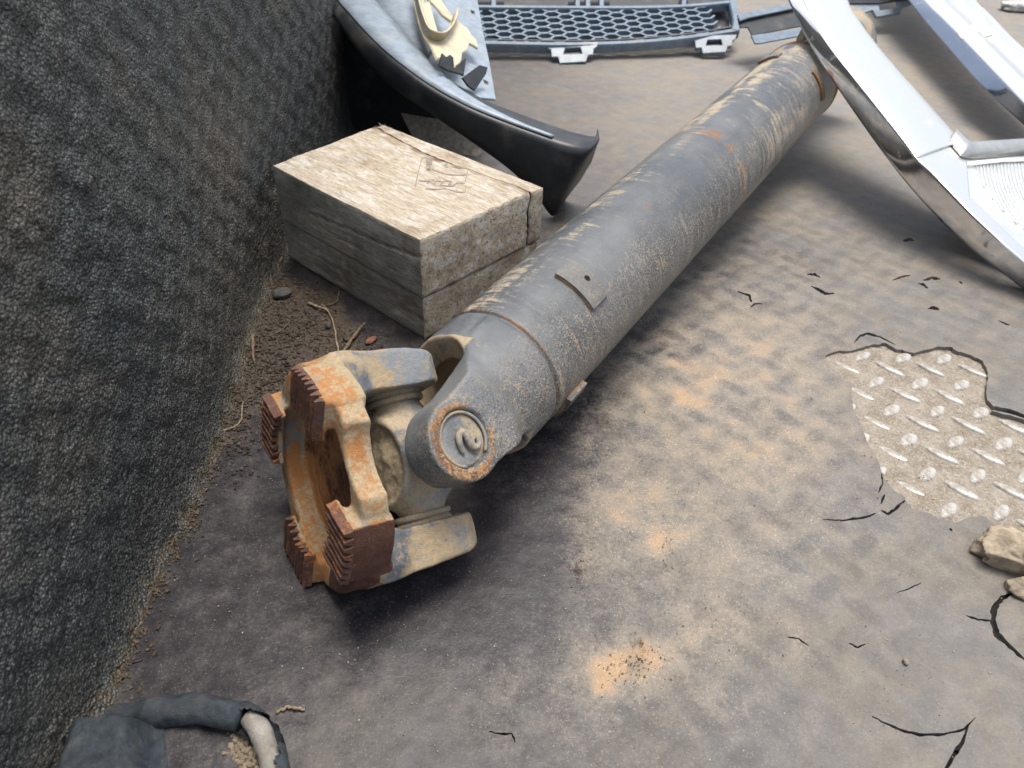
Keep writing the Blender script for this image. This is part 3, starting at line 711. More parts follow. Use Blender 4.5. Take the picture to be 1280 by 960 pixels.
# -- far slip joint
prof = [(.05, z1), (.0555, z1+.004), (.0540, z1+.03), (.046, z1+.06), (.044, z1+.17), (.050, z1+.18), (.0640, z1+.20), (.066, z1+.205), (.066, z1+.235), (.062, z1+.24), (.0001, z1+.24)]
V, Fc = lathe(resample([(p[0], 0, p[1]) for p in prof], 4) and [(v.x, v.z) for v in resample([(p[0], 0, p[1]) for p in prof], 4)], 64)
link('slip_joint', mesh('slip_joint', V, [f[::-1] for f in Fc], {'rust': [.25]*len(V), 'dust': [.5]*len(V)}), M['cast'], shaft, YK)
# -- balance plates welded on the tube
YKi = YK.inverted()
def tube_hit(px, py):
    o = YKi @ EYE; v = YKi.to_3x3() @ ray(px, py)
    A = v.x**2+v.y**2; B = 2*(o.x*v.x+o.y*v.y); Cc = o.x**2+o.y**2-TR**2; D = B*B-4*A*Cc
    s = (-B-math.sqrt(max(D, 0)))/(2*A); p = o+v*s; return math.atan2(p.y, p.x), p.z
def bal_plate(th0, th1, za, zb, thick, hole=None, nu=16, nv=14):
    def mp(u, v, r): a = th0+(th1-th0)*u; return (r*math.cos(a), r*math.sin(a), za+(zb-za)*v)
    pts = [(i/nu, j/nv) for i in range(nu+1) for j in range(nv+1)]
    per = [(i/nu, 0) for i in range(nu)]+[(1, j/nv) for j in range(nv)]+[(1-i/nu, 1) for i in range(nu)]+[(0, 1-j/nv) for j in range(nv)]
    V2 = [Vector(p) for p in pts]; ed = []
    hp_ = []
    if hole:
        hu, hv, hr = hole; asp = (zb-za)/(abs(th1-th0)*TR)
        V2 = [v for v in V2 if math.hypot((v.x-hu), (v.y-hv)*asp) > hr*1.15]
        b0 = len(V2); m = 14; hp_ = [(hu+hr*math.cos(2*math.pi*i/m), hv+hr/asp*math.sin(2*math.pi*i/m)) for i in range(m)]
        V2 += [Vector(p) for p in hp_]; ed = [(b0+i, b0+(i+1) % m) for i in range(m)]
    rs = delaunay_2d_cdt(V2, ed, [], 0, 1e-6); P = [(v.x, v.y) for v in rs[0]]; T = np.array(rs[2])
    if hole: T = T[~inpoly(np.array(P)[T].mean(1), hp_)]
    n = len(P); Vt = [mp(p[0], p[1], TR+thick) for p in P]+[mp(p[0], p[1], TR-.0006) for p in P]
    E = np.concatenate([T[:, [0, 1]], T[:, [1, 2]], T[:, [2, 0]]]); k = np.sort(E, 1); _, iv, ct = np.unique(k, axis=0, return_inverse=True, return_counts=True)
    be = E[ct[iv.ravel()] == 1]
    Fc = T.tolist()+[(int(b), int(a), int(a)+n, int(b)+n) for a, b in be]
    P = np.array(P); edge = np.minimum(np.minimum(P[:, 0], 1-P[:, 0]), np.minimum(P[:, 1], 1-P[:, 1]))
    r = [0.]*n+[1.1]*n
    bm = bmesh.new(); bm.from_mesh(mesh('tmp', Vt, Fc, {'rust': r, 'dust': [.05]*n+[.5]*n, 'fleck': [.35]*2*n})); return bmmesh('balance_plate', bm)
q = [tube_hit(*p) for p in ((691, 345), (716, 328), (757, 369), (738, 388))]
tha, thb = (q[0][0]+q[1][0])/2, (q[2][0]+q[3][0])/2; za, zb = (q[0][1]+q[3][1])/2, (q[1][1]+q[2][1])/2
M['tab'] = mk_grime('balance_tab_steel', (.10, .10, .10), (.16, .16, .155), (.42, .35, .26), .35, 40, rust=(.30, .15, .06), rust2=(.52, .32, .15), rough=.5, bump=.5)
autosmooth(link('balance_plate', bal_plate(tha, thb, za, zb, .0042, (.5, .66, .07)), M['tab'], shaft, YK), 40)
q2 = tube_hit(700, 505)
autosmooth(link('balance_plate', bal_plate(q2[0]+(thb-tha)*.05, q2[0]+(thb-tha)*.72, q2[1]+.012, q2[1]+.042, .0055), M['tube'], shaft, YK), 40)
q3 = [tube_hit(*p) for p in ((953, 78), (985, 62))]
autosmooth(link('balance_plate', bal_plate(q3[0][0]-.1, q3[1][0], q3[0][1]-.002, q3[0][1]+.018, .004), M['cast'], shaft, YK), 40)
# rusty scab near the far end
q4 = tube_hit(1027, 110)
autosmooth(link('weld_scab', bal_plate(q4[0]-.45, q4[0]+.25, q4[1]-.01, q4[1]+.002, .003), M['rusty'], shaft, YK), 40)

# ------------------------------------------------------------------ WOOD BLOCK
hb = .1246
A_, B_, C_, D_ = at(340, 207, hb), at(478, 154, hb), at(680, 232, hb), at(525, 301, hb)
wood = thing('timber_block', ((A_.x+C_.x)/2, (A_.y+C_.y)/2, 0), 'weathered timber block of two stacked boards standing beside the dark wall', 'timber block')
def mats3(me):
    for k in ('wood_top', 'wood_side', 'wood_end'): me.materials.append(M[k])
gdir = (D_-A_).normalized()
def lerp2(u, v, z):
    """u along A->D (grain), v from AD edge to BC edge"""
    p = A_*(1-u)*(1-v)+D_*u*(1-v)+B_*(1-u)*v+C_*u*v; return Vector((p.x, p.y, z))
def crackv(u): return np.interp(u, [0, .08, .15, .22, .3, .38, .45, .52, .6, .7, .8, .9, .95, 1.], [.93, .905, .893, .872, .866, .85, .852, .845, .85, .862, .872, .885, .882, .875])
def board(name, u0, u1, v0, v1, za, zb, seed, vfun0=None, vfun1=None, crk=None):
    """subdivided hexahedron; v limits may follow a function of u"""
    nu, nv, nz = 110, max(16, int(60*(v1-v0))), max(3, int((zb-za)/.0024))
    verts = {}; V = []; UVW = []; Fc = []; mi = []
    def vid(i, j, k):
        t = (i, j, k)
        if t not in verts: verts[t] = len(V); V.append(None); UVW.append((i/nu, j/nv, k/nz))
        return verts[t]
    for (axis, side) in ((0, 0), (0, 1), (1, 0), (1, 1), (2, 0), (2, 1)):
        na, nb = [(nv, nz), (nu, nz), (nu, nv)][axis]; c = side*[nu, nv, nz][axis]
        for a in range(na):
            for b in range(nb):
                def g(a, b): return [(c, a, b), (a, c, b), (a, b, c)][axis]
                q = [vid(*g(a, b)), vid(*g(a+1, b)), vid(*g(a+1, b+1)), vid(*g(a, b+1))]
                if (side == 1) ^ (axis == 1) ^ False: pass
                else: q = q[::-1]
                Fc.append(q); mi.append(0 if axis == 2 else (1 if axis == 1 else 2))
    T = np.array(UVW); uu, tv, tz = T[:, 0], T[:, 1], T[:, 2]
    u = u0+(u1-u0)*uu; a0 = vfun0(u) if vfun0 else v0+0*u; a1 = vfun1(u) if vfun1 else v1+0*u; z = za+(zb-za)*tz; wob = .010*vnoise(z*70, 0*z, 3.)+.004*vnoise(z*300, 0*z, 5.)
    a0 = a0+(wob if vfun0 else 0); a1 = a1+(wob if vfun1 else 0)-((.008*vnoise(z*160, 0*z, 9.)**2) if vfun1 else 0); v = a0+(a1-a0)*tv
    Aa, Bb, Cc, Dd = [np.array(p)[:2] for p in (A_, B_, C_, D_)]
    XY = Aa*((1-u)*(1-v))[:, None]+Dd*(u*(1-v))[:, None]+Bb*((1-u)*v)[:, None]+Cc*(u*v)[:, None]
    gd = np.array((gdir.x, gdir.y)); pd = np.array((-gd[1], gd[0]))
    if pd @ (Bb-Aa) < 0: pd = -pd
    s = XY@gd; t = XY@pd
    dt = (.0006*fbm(s*14, t*90, z*90, seed)+.0008*fbm(s*30, t*30, z*30, seed+5, 3))
    dz = .0009*fbm(s*12, t*110, z*30, seed+9)+.0006*fbm(s*60, t*60, 1., seed+2, 3)
    ds = .0010*fbm(s*60, t*70, z*70, seed+4)
    e1 = np.minimum(tv, 1-tv); 
    rnd = .0012
    edz = (np.minimum(tz, 1-tz)*(zb-za) < .0012) & (np.minimum(tv, 1-tv)*.17*(v1-v0) < .0015)
    sg = np.where(tv < .5, 1, -1); dt = dt+np.where(edz, sg*rnd*.6, 0)
    sgs = np.where(uu < .5, 1, -1); edge_u = (np.minimum(uu, 1-uu) < .001) & ((np.minimum(tz, 1-tz) < .001) | (np.minimum(tv, 1-tv) < .001)); ds = ds+np.where(edge_u, sgs*rnd, 0)
    ru = np.zeros(len(u))
    if crk:
        for (face, pts, wdt, dep) in crk:
            if face == 'z':            # on top, path in (u,v)
                f = np.interp(u, [p[0] for p in pts], [p[1] for p in pts], left=9, right=9); dd = abs(v-f)*.19
                g = np.exp(-(dd/wdt)**2)*(tz > .999); dz = dz-dep*g; ru = np.maximum(ru, .6*g)
            if face == 'v0':           # long side facing the camera: z as function of u
                f = np.interp(u, [p[0] for p in pts], [p[1] for p in pts], left=9, right=9); dd = abs(z-f); g = np.exp(-(dd/wdt)**2)*(tv < .001); dt = dt+dep*g; ru = np.maximum(ru, .4*g)
            if face == 'u1':
                f = np.interp(z, [p[1] for p in pts], [p[0] for p in pts], left=9, right=9); dd = abs(v-f)*.19; g = np.exp(-(dd/wdt)**2)*(uu > .999); ds = ds-dep*g; ru = np.maximum(ru, .5*g)
    Xn = XY+gd[None]*ds[:, None]+pd[None]*dt[:, None]
    W = np.stack([Xn[:, 0], Xn[:, 1], z+dz], 1)
    # local frame along the grain for the wood texture
    Lf = frame(Vector((A_.x, A_.y, 0)), Vector((gd[0], gd[1], 0)), Vector((pd[0], pd[1], 0)), Vector((0, 0, 1)))
    det = Vector((gd[0], gd[1], 0)).cross(Vector((pd[0], pd[1], 0))).z
    if det < 0: Lf = frame(Vector((A_.x, A_.y, 0)), Vector((gd[0], gd[1], 0)), Vector((-pd[0], -pd[1], 0)), Vector((0, 0, 1)))
    Li = np.array(Lf.inverted()); Wl = (Li[:3, :3] @ W.T).T+Li[:3, 3]
    inside = np.zeros(len(u))
    if vfun0: inside = np.maximum(inside, (tv < .02)*.75+.35*np.exp(-tv/.2)*(tz > .99)*np.clip(.5+1.5*vnoise(u*25, 0*u, 3.), 0, 1.3))*(uu < .995)
    if vfun1: inside = np.maximum(inside, np.maximum((tv > .99)*.8*(uu < .995), (tv > .955)*(tz > .99)*(.35+.4*vnoise(u*18, 0*u, 8.))))
    me = mesh(name, Wl, Fc, {'rust': np.maximum(ru, inside)}); mats3(me); me.polygons.foreach_set('material_index', mi)
    bm = bmesh.new(); bm.from_mesh(me); bmesh.ops.recalc_face_normals(bm, faces=bm.faces); bm.to_mesh(me); bm.free()
    o = link(name, me, None, wood, Lf); autosmooth(o, 60); return o
zs_ = .0545
upper_cr = [('v0', [(0.25, .086), (.5, .092), (.72, .0965), (1., .1050)], .0009, .003), ('v0', [(.35, .075), (.7, .0735), (1, .0690)], .0006, .0012),
            ('z', [(0., .45), (.3, .44), (.55, .455)], .0007, .0012), ('z', [(.1, .22), (.4, .2), (.6, .205)], .0005, .0008), ('z', [(.55, .62), (.8, .60), (1, .61)], .0006, .001),
            ('u1', [(.25, .125), (.22, .11), (.27, .098)], .0008, .002), ('u1', [(.6, .125), (.585, .115), (.60, .105)], .0008, .003)]
board('upper_board', 0, 1, 0, .86, zs_+.0005, hb, 3, vfun1=lambda u: crackv(u)-.003-.010*np.clip(np.sin(u*5.5-1.2),0,1)**2-.005*vnoise(u*33, 0*u, 4.)**2, crk=upper_cr)
board('splinter_strip', .0, 1, .87, 1.0, zs_+.001, hb-.0022, 13, vfun0=lambda u: crackv(u)+.003+.010*np.clip(np.sin(u*7+.6), 0, 1)**2+.006*vnoise(u*40, 0*u, 0.))
board('lower_board', 0.003, .997, .004, .975, .001, zs_-.0008, 23, crk=[('v0', [(.0, .03), (.5, .028), (1., .026)], .0005, .0008), ('u1', [(.5, .05), (.52, .03), (.5, .0)], .0007, .0015)])
# ragged fibres at the back corner
bmf = bmesh.new()
for i in range(60):
    u = random.random()*.10; v = .90+.1*random.random(); p = lerp2(u, v, hb-.003); q = p+Vector((random.uniform(-.006, .001), random.uniform(-.001, .005), random.uniform(.001, .006)))
    a = [bmf.verts.new(p+Vector((random.uniform(-.0007, .0007), random.uniform(-.0007, .0007), 0))) for _ in range(3)]; t = bmf.verts.new(q)
    for k in range(3): bmf.faces.new((a[k], a[(k+1) % 3], t))
meta(link('wood_fibre', bmmesh('wood_fibre', bmf), M['wood_top'], wood, smooth=False), kind='stuff')
# faint stamp printed on the top
pl_top = (Vector((0, 0, hb+.0009)), Vector((0, 0, 1)))
def stroke(pxs, wpx=1.0):
    L_ = []
    for i in range(len(pxs)-1):
        a, b = pxs[i], pxs[i+1]; tx, ty = b[0]-a[0], b[1]-a[1]; L = math.hypot(tx, ty) or 1; nx, ny = -ty/L*wpx/2, tx/L*wpx/2
        L_.append([atp(a[0]+nx, a[1]+ny, pl_top), atp(b[0]+nx, b[1]+ny, pl_top), atp(b[0]-nx, b[1]-ny, pl_top), atp(a[0]-nx, a[1]-ny, pl_top)])
    return L_
S = lambda x, y: (500+x/10.667, 180+y/10.667)
strokes = [[S(290,185), S(275,260), S(240,380), S(205,570)], [S(295,180), S(370,178), S(430,190)], [S(900,330), S(895,400), S(870,500)], [S(880,560), S(868,630)], [S(340,590), S(500,598), S(640,600), S(760,630), S(865,632)], [S(420,330), S(520,370), S(650,402), S(890,405)],
 [S(340,212), S(385,205)], [S(390,212), S(440,215)], [S(345,235), S(430,240)], [S(350,262), S(425,262)], [S(345,290), S(410,300)], [S(350,345), S(415,318)], [S(360,320), S(410,348)],
 [S(560,270), S(580,280)], [S(590,270), S(640,262)], [S(590,292), S(640,300)], [S(600,230), S(635,235)], [S(775,300), S(800,330)], [S(800,300), S(835,320)],
 [S(250,480), S(400,488)], [S(400,488), S(355,530)], [S(420,500), S(445,470)], [S(480,490), S(445,540)], [S(480,490), S(550,495)], [S(590,490), S(530,550)], [S(590,490), S(690,495)], [S(690,490), S(640,555)], [S(540,548), S(700,560)], [S(700,560), S(770,508)], [S(770,508), S(860,520)]]
bms = bmesh.new()
for st in strokes:
    for q in stroke(st, .9): bms.faces.new([bms.verts.new(v) for v in q])
sm = link('ink_stamp', bmmesh('ink_stamp', bms), mk_plain('faded_ink', (.30, .25, .21), .9, 0, .2, .4, 300), wood, smooth=False)

# ------------------------------------------------------------------ generic sheet from an outline on a plane
def sheet(name, outline, pl, thick, m, parent=None, holes=(), bev=.0006, zoff=0., smoothn=0, closed_res=0):
    o2 = [atp(x, y, pl)+pl[1]*zoff for x, y in outline]
    if smoothn: o2 = resample(o2, smoothn, True)
    hs = [[atp(x, y, pl)+pl[1]*zoff for x, y in h] for h in holes]
    if smoothn: hs = [resample(h, smoothn, True) for h in hs]
    n = pl[1]; ux = (Vector((1, 0, 0))-n*n.x).normalized(); uy = n.cross(ux); o0 = o2[0]
    def loc(p): return Vector(((p-o0).dot(ux), (p-o0).dot(uy)))
    V2 = []; ed = []
    for lp in [o2]+hs:
        b = len(V2); V2 += [loc(p) for p in lp]; ed += [(b+i, b+(i+1) % len(lp)) for i in range(len(lp))]
    rs = delaunay_2d_cdt(V2, ed, [], 0, 1e-6); P = np.array([(v.x, v.y) for v in rs[0]]); T = np.array(rs[2]); ce = P[T].mean(1)
    k = inpoly(ce, [tuple(loc(p)) for p in o2])
    for h in hs: k &= ~inpoly(ce, [tuple(loc(p)) for p in h])
    T = T[k]; nP = len(P); base = [o0+ux*p[0]+uy*p[1] for p in P]
    V = [tuple(p) for p in base]+[tuple(p-n*thick) for p in base]
    E = np.concatenate([T[:, [0, 1]], T[:, [1, 2]], T[:, [2, 0]]]); kk = np.sort(E, 1); _, iv, ct = np.unique(kk, axis=0, return_inverse=True, return_counts=True); be = E[ct[iv.ravel()] == 1]
    bm = bmesh.new(); bm.from_mesh(mesh('tmp', V, T.tolist()+(T[:, ::-1]+nP).tolist()+[(int(b_), int(a_), int(a_)+nP, int(b_)+nP) for a_, b_ in be]))
    bmesh.ops.recalc_face_normals(bm, faces=bm.faces)
    if bev:
        es = [e for e in bm.edges if len(e.link_faces) == 2 and e.calc_face_angle(0) > 1.]
        bmesh.ops.bevel(bm, geom=es, offset=bev, segments=2, affect='EDGES', clamp_overlap=True)
    o = link(name, bmmesh(name, bm), m, parent); autosmooth(o, 35); return o
def strip(name, rows, m, parent=None, thick=0., smooth=True, sub=6):
    """rows: list of stations, each a list of points; skin between them, given a thickness"""
    cols = list(zip(*rows)); cols = [resample(c, sub) for c in cols]; st = list(zip(*cols)); n = len(st[0])
    V = [tuple(p) for s_ in st for p in s_]; Fc = [(i*n+j, (i+1)*n+j, (i+1)*n+j+1, i*n+j+1) for i in range(len(st)-1) for j in range(n-1)]
    o = link(name, mesh(name, V, Fc), m, parent, smooth=smooth)
    if thick:
        md = o.modifiers.new('thickness', 'SOLIDIFY'); md.thickness = thick; md.offset = 0
    return o

# ------------------------------------------------------------------ BUMPER TRIM (top left)
trim = thing('bumper_corner', (-.05, 1.15, 0), 'curved black plastic bumper corner lying behind the timber block against the wall', 'bumper part')
# stations: (edge px, z of edge), (bottom px) ; depth plane is vertical through the edge point
stn = [((405,-40), .215, (385,-30)), ((420,0), .205, (408,5)), ((437,22), .197, (425,30)), ((470,58), .182, (462,80)), ((505,88), .168, (500,115)), ((545,116), .152, (546,146)), ((590,140), .138, (597,181)), ((640,160), .125, (640,213)), ((690,178), .113, (672,245)), ((718,186), .107, (684,262)), ((736,188), .102, (693,268))]
rows = []
for (e, z, b_) in stn:
    p = at(e[0], e[1], z)
    # bottom point: same ground-plan depth, slightly tucked in
    v = ray(*b_); s_ = (p.y+.004)/v.y; q = EYE+v*s_
    back = Vector((.25, .97, 0))
    rows.append([p+back*.040+Vector((0, 0, .004)), p+back*.020+Vector((0, 0, .0035)), p+back*.006+Vector((0, 0, .002)), p, p+(q-p)*.08-back*.002, p+(q-p)*.35-back*.003, p+(q-p)*.7-back*.002, q, q+back*.012-Vector((0, 0, .004))])
# turned end
p = at(749, 175, .104); q = at(706, 258, .0)+Vector((0, .02, .004)); 
rows.append([p+Vector((.0, .035, .002)), p+Vector((0, .02, .001)), p+Vector((0, .006, 0)), p, p+(q-p)*.08, p+(q-p)*.35+Vector((.006, 0, 0)), p+(q-p)*.7+Vector((.006, 0, 0)), q, q+Vector((0, .012, 0))])
o = strip('outer_skin', rows, M['black_plastic'], trim, .003)
# top lip, paler, with slots
pl_lip = plane((470, 55, .186), (590, 135, .142), (640, 120, .128))
shelf = []
for (e, z, b_), wd in zip(stn[:9], (.09, .085, .08, .075, .06, .045, .03, .014, .008)):
    p = at(e[0], e[1], z)+Vector((0, .004, .0045)); bk_ = Vector((.45, .9, 0))
    shelf.append([p, p+bk_*wd*.3+Vector((0, 0, .002)), p+bk_*wd*.7+Vector((0, 0, .001)), p+bk_*wd+Vector((0, 0, -.006))])
strip('top_lip', shelf, M['blue_plastic'], trim, .0025)
for (x, y, l, an) in ((474, 28, 12, 20), (559, 90, 10, 16), (676, 151, 14, 15)):
    pl_s = plane((x, y, .19 if x < 500 else (.160 if x < 600 else .128)), (x+40, y+20, .18 if x < 500 else (.15 if x < 600 else .122)), (x+30, y-20, .18 if x < 500 else (.15 if x < 600 else .12)))
# inner panel
pan = plane((470, 20, .185), (617, 120, .118), (596, -10, .125))
sheet('inner_panel', [(440,-60), (590,-60), (597,0), (604,40), (611,72), (620,124), (600,122), (560,100), (520,74), (480,36), (450,0)], pan, .003, M['blue_plastic'], trim, holes=[[(588,12),(593,14),(594,18),(590,17)], [(604,99),(610,102),(611,106),(606,105)]], bev=.0008, smoothn=0)
# raised ridge of panel on the left
rid = [[atp(x, y, pan)+Vector((0, 0, h_)) for (x, y, h_) in r_] for r_ in ([(455,-20,.001),(475,-20,.016),(500,-20,.02),(514,-20,.004)], [(478,20,.001),(495,15,.016),(512,12,.018),(522,10,.003)], [(508,52,.001),(520,45,.012),(528,42,.012),(534,38,.002)], [(535,76,.001),(538,70,.004),(541,66,.004),(544,62,.001)])]
strip('panel_ridge', rid, M['blue_plastic'], trim, .002)
# lower web seen under the skin, tan grey
pw = plane((530, 140, .03), (560, 170, .02), (545, 130, .055))
sheet('shade_sheet', [(405,20),(425,20),(455,55),(495,100),(528,134),(548,150),(560,185),(470,190),(430,170),(395,90)], plane((430, 60, .13), (530, 150, .035), (520, 175, .0)), .003, M['black_plastic'], trim)  # added black sheet, stands in for deep shade under the bumper
sheet('lower_web', [(500,140), (520,124), (550,140), (575,160), (603,190), (590,205), (550,200), (515,170)], plane((520, 135, .050), (560, 178, .012), (590, 175, .02)), .003, mk_plain('dusty_grey_plastic', (.42, .38, .32), .6), trim)
# torn black tabs
bl_ = plane((575, 85, .165), (612, 85, .150), (595, 112, .135))
sheet('torn_tab', [(578,97), (600,81), (610,84), (608,92), (594,113), (586,108)], bl_, .003, M['black_plastic'], trim)
sheet('torn_tab', [(560,88), (567,86), (583,72), (580,95), (577,93)], bl_, .003, M['black_plastic'], trim)
sheet('torn_tab', [(549,82), (553,66), (558,71), (563,68), (567,72), (568,84), (560,88)], bl_, .003, M['black_plastic'], trim)
# beige bracket lying on the panel
bei = thing('beige_bracket', tuple(atp(560, 70, pan)), 'beige plastic bracket with a round opening lying on the bumper panel', 'bracket')
pb = plane((530, 40, .196), (590, 60, .158), (560, 0, .185))
sheet('plate_body', [(516,-20), (519,8), (524,28), (530,44), (538,56), (546,74), (552,72), (558,74), (563,70), (567,72), (568,84), (574,80), (577,74), (578,66), (584,62), (587,54), (592,56), (598,60), (596,50), (590,44), (585,36), (578,30), (565,19), (552,0), (545,-20)], pb, .004, M['beige'], bei, holes=[[(531,-12), (530,4), (537,0), (545,8), (553,18), (564,26), (561,36), (556,42), (550,46), (545,30), (540,12)]], bev=.0012)
rim_ = [[atp(x, y, pb)+pb[1]*.0006, atp(x, y, pb)+pb[1]*.014, atp(x+dx, y+dy, pb)+pb[1]*.016] for (x, y, dx, dy) in ((517,-18,-2,1),(520,8,-3,2),(525,28,-3,2),(531,44,-2,3),(539,50,0,3),(549,51,2,2),(558,44,2,0),(564,32,2,-1),(566,22,2,-2))]
strip('rim', rim_, M['beige'], bei, .002)

# ------------------------------------------------------------------ GRILLE
gr = thing('radiator_grille', tuple(at(760, 62, 0)), 'grey-black honeycomb radiator grille lying at the far edge of the mat', 'grille')
pg = plane((600, 57, .030), (930, 45, .040), (760, 0, .085))
gu = (atp(900, 45, pg)-atp(620, 55, pg)).normalized(); gn = pg[1]; gv = gn.cross(gu).normalized()
if gv.z < 0: gv = -gv
g0 = atp(600, 57, pg)
def gl(px, py): p = atp(px, py, pg)-g0; return p.dot(gu), p.dot(gv)
def gp(u, v, w_=0.): return g0+gu*u+gv*v+gn*w_
L0, _ = gl(590, 50); L1, _ = gl(900, 45)
_, vb = gl(760, 50); _, vt = gl(760, 12)
def barbm(bm, a, b, wd, dp):
    t = (b-a).normalized(); s_ = gn.cross(t).normalized()*wd*.5; dn = gn*dp
    q = [a+s_, a-s_, b-s_, b+s_]; vs_ = [bm.verts.new(k) for k in q]+[bm.verts.new(k-dn) for k in q]
    for f in ((0, 1, 2, 3), (7, 6, 5, 4), (0, 4, 5, 1), (1, 5, 6, 2), (2, 6, 7, 3), (3, 7, 4, 0)): bm.faces.new([vs_[k] for k in f])
nrow = 10; rh = (vt-vb)/nrow; cw = (gl(700, 30)[0]-gl(667, 30)[0])
bmg = bmesh.new()
nc = int((L1-L0)/cw)+1
for r_ in range(nrow+1):
    v = vb+rh*r_; off = (r_ % 2)*cw/2
    for c_ in range(-1, nc+1):
        x = L0+c_*cw+off
        if x < L0-.02 or x+cw*.4 > L1+.02: continue
        # one flattened hexagon ring: flat bottom edges shared with the row below
        p1, p2, p3, p4 = gp(x+cw*.04, v), gp(x+cw*.34, v), gp(x+cw*.5, v+rh), gp(x+cw*.0-cw*.0, v)
        barbm(bmg, gp(x+cw*.10, v), gp(x+cw*.38, v), .0055, .018)
        barbm(bmg, gp(x+cw*.38, v), gp(x+cw*.60, v+rh), .0048, .014)
        barbm(bmg, gp(x+cw*.10, v), gp(x-cw*.12, v+rh), .0048, .014)
link('mesh_panel', bmmesh('mesh_panel', bmg), M['grille'], gr, smooth=False)
def gbar(name, pts, wd, dp, m, lift=0.):
    P = [gp(*gl(*p), lift) for p in pts]; P = resample(P, 5); n = len(P); rows = []
    for i, p in enumerate(P):
        t = (P[min(i+1, n-1)]-P[max(0, i-1)]).normalized(); s_ = gn.cross(t).normalized()*wd*.5
        rows.append([p-s_-gn*dp, p-s_-gn*dp*.2, p-s_*.75, p+s_*.75, p+s_-gn*dp*.2, p+s_-gn*dp])
    V = [tuple(k) for r_ in rows for k in r_]; Fc = [(i*6+j, (i+1)*6+j, (i+1)*6+(j+1) % 6, i*6+(j+1) % 6) for i in range(n-1) for j in range(6)]+[tuple(range(6)), tuple((n-1)*6+j for j in range(5, -1, -1))]
    bm = bmesh.new(); bm.from_mesh(mesh('t', V, Fc)); return link(name, bmmesh(name, bm), m, gr, smooth=False)
gbar('lower_rail', [(585,54), (640,55), (720,56), (800,53), (870,46), (922,38)], .013, .02, M['grille'], .003)
gbar('lower_rail', [(585,49), (640,50), (720,51), (800,48), (870,41), (916,33)], .006, .014, M['black_plastic'], .001)
gbar('upper_rail', [(585,9), (700,10), (800,10), (860,8), (915,3)], .012, .02, M['grille'], .003)
gbar('end_rail', [(919,39), (921,28), (918,12), (915,2)], .02, .02, M['grille'], .004)
gbar('top_rail', [(585,-14), (700,-14), (800,-14), (915,-16)], .012, .02, M['grille'], .003)
for (x0, x1) in ((630, 710), (762, 848), (860, 915)):
    bmq = bmesh.new(); q = [gp(*gl(x, y), -.008) for x, y in ((x0, 8), (x1, 8), (x1, -12), (x0, -12))]
    o = sheet('black_insert', [(x0, 8), (x1, 7), (x1, -10), (x0, -10)], (pg[0]-gn*.006, gn), .003, M['black_plastic'], gr); bmq.free()
for x in (617, 722, 735, 752, 855):
    gbar('upright', [(x, 9), (x, -12)], .012, .02, M['grille'], .002)
# clips under the rail
def clip(cx, cy, s=1.):
    pc = (atp(cx, cy-6, pg)-gn*.004, (gn+Vector((0, -.5, .2))).normalized())
    k = lambda pts: [(cx+a*s, cy+b*s) for a, b in pts]
    c = sheet('clip', k([(-32,-14), (33,-16), (31,-10), (27,-7), (26,0), (20,1), (17,9), (-15,11), (-17,3), (-25,3), (-26,-6), (-32,-8)]), pc, .010, M['grille'], gr, holes=[k([(-9,-8), (11,-9), (13,-1), (-11,0)])], bev=.001)
    sheet('clip_insert', k([(-11,-10), (13,-11), (14,1), (-12,2)]), (pc[0]-pc[1]*.009, pc[1]), .003, M['black_plastic'], gr)
sheet('shade_backing', [(585,47), (640,48), (720,49), (800,47), (870,43), (912,37), (912,10), (800,-20), (585,-20)], (pg[0]-gn*.030, gn), .003, M['black_plastic'], gr)  # added black sheet so the mesh openings look deep in shade
clip(715, 68); clip(892, 57, .88)
# end arm: dark trough
pa = plane((940, 50, .060), (1000, 35, .070), (965, 20, .090))
sheet('arm_face', [(922,22), (934,18), (1015,4), (1020,20), (1015,30), (940,44), (935,34), (925,34)], (pa[0]-pa[1]*.006, pa[1]), .003, M['black_plastic'], gr)
sheet('arm_lip', [(939,44), (1020,32), (1022,40), (1004,44), (950,54), (944,54)], pa, .004, M['grille'], gr)
sheet('arm_lip', [(922,18), (934,15), (1012,-2), (1013,6), (936,22), (925,26)], (pa[0]+pa[1]*.002, pa[1]), .004, M['grille'], gr)
pk = plane((1070, 10, .06), (1130, 5, .06), (1100, -10, .085))
sheet('far_clip', [(1040,-20), (1150,-26), (1142,4), (1128,9), (1126,16), (1096,21), (1091,12), (1080,16), (1066,10), (1050,8)], pk, .008, M['blue_plastic'], gr, holes=[[(1098,4), (1122,0), (1124,9), (1100,13)]])
sheet('arm_face', [(1040,-20), (1150,-26), (1146,-2), (1100,4), (1060,4)], (pk[0]+pk[1]*.004, pk[1]), .003, M['black_plastic'], gr)

# ------------------------------------------------------------------ CHROME TRIMS (right)
ch = thing('chrome_lamp_surround', tuple(at(1240, 330, 0)), 'long chrome surround over the shaft end with a ribbed reflector at its corner', 'chrome trim')
pa_ = plane((1040, 60, .190), (1270, 318, .050), (1240, 185, .085))
na = pa_[1]
outer = [(985,-60), (1005,0), (1022,32), (1042,62), (1064,90), (1088,120), (1112,150), (1132,176), (1147,197), (1165,214), (1190,240), (1215,266), (1240,290), (1255,304), (1283,328), (1330,372), (1380,420)]
inner = [(1045,-60), (1060,0), (1076,28), (1098,58), (1125,90), (1150,118), (1175,146), (1192,165), (1203,175), (1214,180), (1245,179), (1280,176), (1330,172), (1400,168)]
rows = []
Pi = [atp(*p, pa_) for p in inner[:8]]; 
